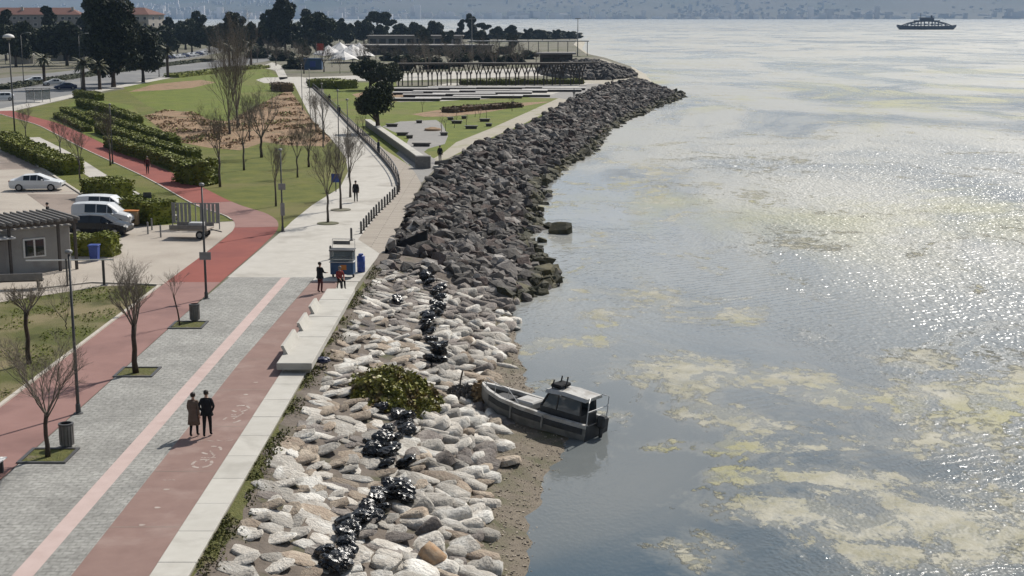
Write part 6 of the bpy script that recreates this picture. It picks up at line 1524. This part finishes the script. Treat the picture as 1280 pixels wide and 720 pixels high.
t = thing('pergola', 'long curved pergola with forked columns across the park', 'pergola', (0, 0, 0))
pl_ = smooth_line([(-26.69, 306.07), (-19.17, 307.83), (-8.77, 309.61), (1.75, 309.61), (10.58, 311.42), (15.96, 313.24)], 1.0)
m_ = MB(); top_ = []
for p in pl_: top_.append([(p[0], p[1] - 1.5, 4.55), (p[0], p[1] + 2.6, 4.55), (p[0], p[1] + 2.6, 4.95), (p[0], p[1] - 1.5, 4.95)])
e_ = pl_[-1]; top_.append([(e_[0] + 3.2, e_[1] - .5, 4.8), (e_[0] + 3.2, e_[1] + 1.2, 4.8), (e_[0] + 3.2, e_[1] + 1.2, 5.0), (e_[0] + 3.2, e_[1] - .5, 5.0)])
m_.loft(top_); m_.build('roof', 'wood_dark', t)
cm_ = None; d_ = 0; lastp = pl_[0]
for p in pl_:
    d_ += (Vector(p) - Vector(lastp)).length; lastp = p
    if d_ < 1.45 and cm_ is not None: continue
    d_ = 0
    for off in (0, 2.0):
        if cm_ is None:
            m_ = MB(); m_.tube([(0, 0, 0), (0, 0, 2.4)], .14, 6)
            for s_ in (-1, 1): m_.tube([(0, 0, 2.3), (s_ * .22, 0, 3.0), (s_ * .5, 0, 3.7), (s_ * .72, 0, 4.6)], [.14, .13, .13, .12], 5)
            o = m_.build('column', 'wood_dark', t); cm_ = o.data
        else: o = link('column', cm_, t)
        o.location = (p[0] + (.72 if off else 0), p[1] + off, 0)
SL = [(9, 2.6, .5), (12, 3, .45), (13, 3, .5), (10, 2.6, .45), (8, 3, .6), (12, 3.5, .55), (11, 3, .6), (9, 3, .65), (12, 3.5, .6), (11, 3.5, .5), (12, 3, .5), (9, 4, .7), (10, 4, .7), (12, 4, .6), (10, 3, .55), (6, 3, .5), (9, 3, .5)]
SLP = [(-17.27, 253.68), (-11.68, 257.36), (-4.47, 262.43), (2.27, 266.36), (-16.53, 265.04), (-9.15, 269.05), (-1.55, 273.19), (-14.86, 276.01), (-6.36, 280.36), (1.6, 281.85), (8.07, 284.85), (-19.47, 286.38), (-12.3, 289.49), (-3.32, 292.66), (5, 294.27), (-20.24, 274.59), (10.72, 291.06)]
for k, ((w, d, h), p) in enumerate(zip(SL, SLP)):
    t = thing('stone_platform', 'flat pale stone platform with dark sides in the stepped court', 'platform', (*p, 0), R(random.uniform(-3, 3)), 'stone platforms of the stepped court')
    MB().box((0, 0, h * .4), (w - .3, d - .3, h * .8)).build('base', 'slat_dark', t); MB().cbox((0, 0, h * .9), (w, d, h * .2), .03).build('top', 'slab_top', t)
BK = [(-16.53, 193.54), (-13.99, 179.1), (-12.77, 174.94), (-10.58, 164.04), (-13.21, 200.13), (-7.83, 199.38), (-3.93, 203.2), (-5.52, 190.06), (-8.68, 179.1), (-9.87, 147.45), (-9.04, 206.37), (-3.21, 194.25), (-7.13, 208.81)]
BW = [1.7, 1.6, .9, 2.2, .9, 1.6, 1.6, 1.8, 1.0, 1.2, .9, .9, .8]
for p, w in zip(BK, BW):
    t = thing('lawn_bench', 'low dark block bench on the lawn around the gravel court', 'bench', (*p, .02), R(random.uniform(-5, 5)), 'block benches round the gravel court')
    MB().cbox((0, 0, .36), (w, .7, .14), .02).build('seat', 'bin_grey', t); MB().box((0, 0, .15), (w * .85, .5, .3)).build('foot', 'slat_dark', t)
sap = None
for p, s in zip([(-9.14, 182.19), (-8.8, 186.05), (-7.85, 191.44), (-8.1, 206.37), (-6.3, 194.25), (-5.57, 213.01), (-3.82, 209.64), (0, 225.69), (-19.9, 180.95), (-19.45, 183.46), (-19.28, 176.11), (-14.24, 223.79), (-4.7, 206.37)], (.9, .7, .7, .8, .7, .8, .75, 1.1, 1.0, 1.0, .7, .8, .6)):
    lab = 'thin leafless sapling on the lawn around the gravel court'
    if sap is None: sap = o = tree_thing('sapling', lab, 'sapling', bare_tree(77, 2.8, 1.0, .3, .9, 5, 3, 3, .05), (*p, .02), 0, 'saplings round the gravel court')
    else: o = copy_tree(sap, (*p, .02), random.random() * 6, None, None)
    o.scale = (s, s, s)
t = thing('flower_bed', 'brown oval flower bed in the middle of the gravel court', 'flower bed', (*(-10.57, 187.37), .016))
MB().lathe([(1.1, 0), (1.1, .22), (.95, .25), (.4, .4)], 16, M=Matrix.Diagonal((1, 1.3, 1, 1))).build('soil', 'bare_soil', t, True)

# ------------------------------------------------------------------ buildings
def block(label, loc, rz, L_, D_, floors, wall, cols):
    t = thing('apartment_block', label, 'building', loc, rz)
    H_ = floors * 3.0 + .6
    MB().box((L_ / 2, D_ / 2, H_ / 2), (L_, D_, H_)).build('wall', wall, t)
    m_ = MB(); e = .8; m_.add([(-e, -e, H_), (L_ + e, -e, H_), (L_ + e, D_ + e, H_), (-e, D_ + e, H_), (D_ * .4, D_ / 2, H_ + 3.4), (L_ - D_ * .4, D_ / 2, H_ + 3.4)], [(0, 1, 5, 4), (1, 2, 5), (2, 3, 4, 5), (3, 0, 4), (3, 2, 1, 0)])
    rf = m_.build('roof', 'roof_red', t)
    for k in range(max(1, int(L_ / 12))): MB().box((8 + k * 12, D_ * .3, H_ + 2.6), (1.2, 1.0, 2.2)).build('chimney', 'facade_cream', rf)
    wm = bmh = pmh = None
    for f in range(floors):
        for c in range(cols):
            x = L_ * (c + .5) / cols; z = 1.9 + f * 3.0
            if wm is None:
                o = MB().box((0, 0, 0), (1.7, .12, 1.5)).build('window', 'white_paint', t); wm = o.data; pmh = MB().box((0, -.08, 0), (1.45, .05, 1.25))
            else: o = link('window', wm, t)
            o.location = (x, -.02, z)
            if isinstance(pmh, MB): q = pmh.build('pane', 'glass_dark', o); pmh = q.data
            else: q = link('pane', pmh, o)
            if c % 3 == 1 and f > 0:
                if bmh is None: b_ = MB().box((0, -.6, 0), (3.6, 1.3, 1.0)).build('balcony', wall, t); bmh = b_.data
                else: b_ = link('balcony', bmh, t)
                b_.location = (x + L_ / cols * .5, 0, z - 1.2)
        if D_ > 10:
            for yy in (D_ * .3, D_ * .7):
                o = link('window', wm, t); o.location = (L_ + .02, yy, 1.9 + f * 3); o.rotation_euler = (0, 0, R(90)); q = link('pane', pmh, o)
    return t
block('long grey apartment block with red tiled roof behind the road', (-283, 690, 0), R(6), 72, 14, 5, 'facade_grey', 22)
block('pale apartment block with red tiled roof beside the huge pine', (-196, 690, 0), R(-14), 22, 16, 5, 'facade_cream', 6)
def hall(label, loc, rz, s, wall, n):
    t = thing('pavilion', label, 'building', loc, rz); w, d, h = s
    MB().box((0, 0, h / 2), (w, d, h)).build('wall', wall, t); MB().cbox((0, 0, h + .25), (w + 2, d + 2, .5), .1).build('roof', 'facade_grey', t)
    for k in range(n): MB().box((-w / 2 + w * (k + .5) / n, -d / 2 - .05, h * .5), (w / n * .7, .15, h * .55)).build('window', 'glass_dark', t)
hall('long low dark pavilion at the tents beside the spit', (*(-38.07, 562.67), 0), R(0), (60, 14, 3.4), 'slat_dark', 10)
hall('pale low building among the trees of the spit', (*(-48.05, 710.86), 0), R(0), (46, 14, 5), 'facade_grey', 10)
hall('small dark shelter hut at the far end of the pergola', (*(12.33, 396.73), 0), R(0), (9, 5, 4.5), 'wood_dark', 2)
# pier canopy at the spit end, thin posts under a flat roof
t = thing('pier_canopy', 'flat canopy on thin posts reaching over the water at the spit', 'canopy', (*(6.09, 540.12), 0))
MB().box((0, 0, 5.6), (46, 7, .35)).build('roof', 'grey_metal', t)
for k in range(13): MB().tube([(-22 + 3.7 * k, -3, 0), (-22 + 3.7 * k, -3, 5.5)], .14, 6).build('post', 'dark_metal', t)
for q, lab in (((24.98, 540.12), 'tall mast at the tip of the spit'), ((-13.85, 490.9), 'tall mast behind the middle of the pergola'), ((-128.21, 675.32), 'tall mast beside the narrow dark tree'), ((-106.03, 771.76), 'tall mast behind the broad tree by the tents')):
    t = thing('mast', lab, 'mast', (*q, 0)); MB().lathe([(.22, 0), (.12, 14)], 8).build('pole', 'grey_metal', t); MB().box((0, 0, 14), (2.2, .3, .3)).build('crossbar', 'grey_metal', t)

# ------------------------------------------------------------------ car ferry out on the bay
fx, fy = 532.5, 1830.0
t = thing('car_ferry', 'dark double ended car ferry with central bridge crossing the bay', 'ferry', (fx, fy, SEA), R(0))
m_ = MB(); m_.loft([[(x, -b, z1), (x, b, z1), (x, b * .7, z0), (x, -b * .7, z0)] for x, b, z0, z1 in ((-37.5, 4, 3.6, 6.2), (-33, 7, -.5, 5.4), (-20, 8, -1, 4.6), (20, 8, -1, 4.6), (33, 7, -.5, 5.4), (37.5, 4, 3.6, 6.2))]); m_.build('hull', 'ferry_dark', t)
for s_ in (-1, 1):
    m_ = MB(); m_.loft([[(x, s_ * 7.6, z - .7), (x, s_ * 7.0, z - .7), (x, s_ * 7.0, z + .5), (x, s_ * 7.6, z + .5)] for x, z in ((-30, 5.2), (-22, 8.2), (-14, 10), (0, 10.8), (14, 10), (22, 8.2), (30, 5.2))]); m_.build('arch', 'ferry_dark', t)
    for x, h in ((-22, 8), (-13, 9.8), (-5, 10.5), (5, 10.5), (13, 9.8), (22, 8)): MB().box((x, s_ * 7.3, (4.4 + h) / 2), (1.3, .8, h - 4.4)).build('pillar', 'ferry_dark', t)
    for x in (-16.5, -9, 0, 9, 16.5): MB().box((x, s_ * 6.7, 6.6), (4.2, .2, 2.0)).build('side_window', 'ferry_white', t)
MB().box((0, 0, 11.2), (30, 13, 1.2)).build('passenger_deck', 'ferry_dark', t); MB().cbox((0, 0, 13.2), (16, 11, 3), .4).build('bridge', 'ferry_dark', t); MB().box((0, 0, 15), (18, 12, .5)).build('bridge_roof', 'ferry_dark', t)
MB().tube([(-8, 0, 15), (-8, 0, 21)], .35, 6).build('mast', 'ferry_dark', t); MB().lathe([(1.3, 15), (1.1, 18)], 10, c=(6, 0, 0)).build('funnel', 'ferry_dark', t)
t = thing('bird', 'small dark waterbird afloat off the rock point', 'bird', (*(2.87, 89.55), SEA)); MB().lathe([(.02, -.05), (.14, 0), (.16, .08), (.05, .16)], 10, M=Matrix.Diagonal((1.7, 1, 1, 1))).build('body', 'cloth_black', t, True); MB().tube([(.2, 0, .1), (.26, 0, .26), (.36, 0, .27)], [.04, .04, .015], 6).build('head', 'cloth_black', t, True)
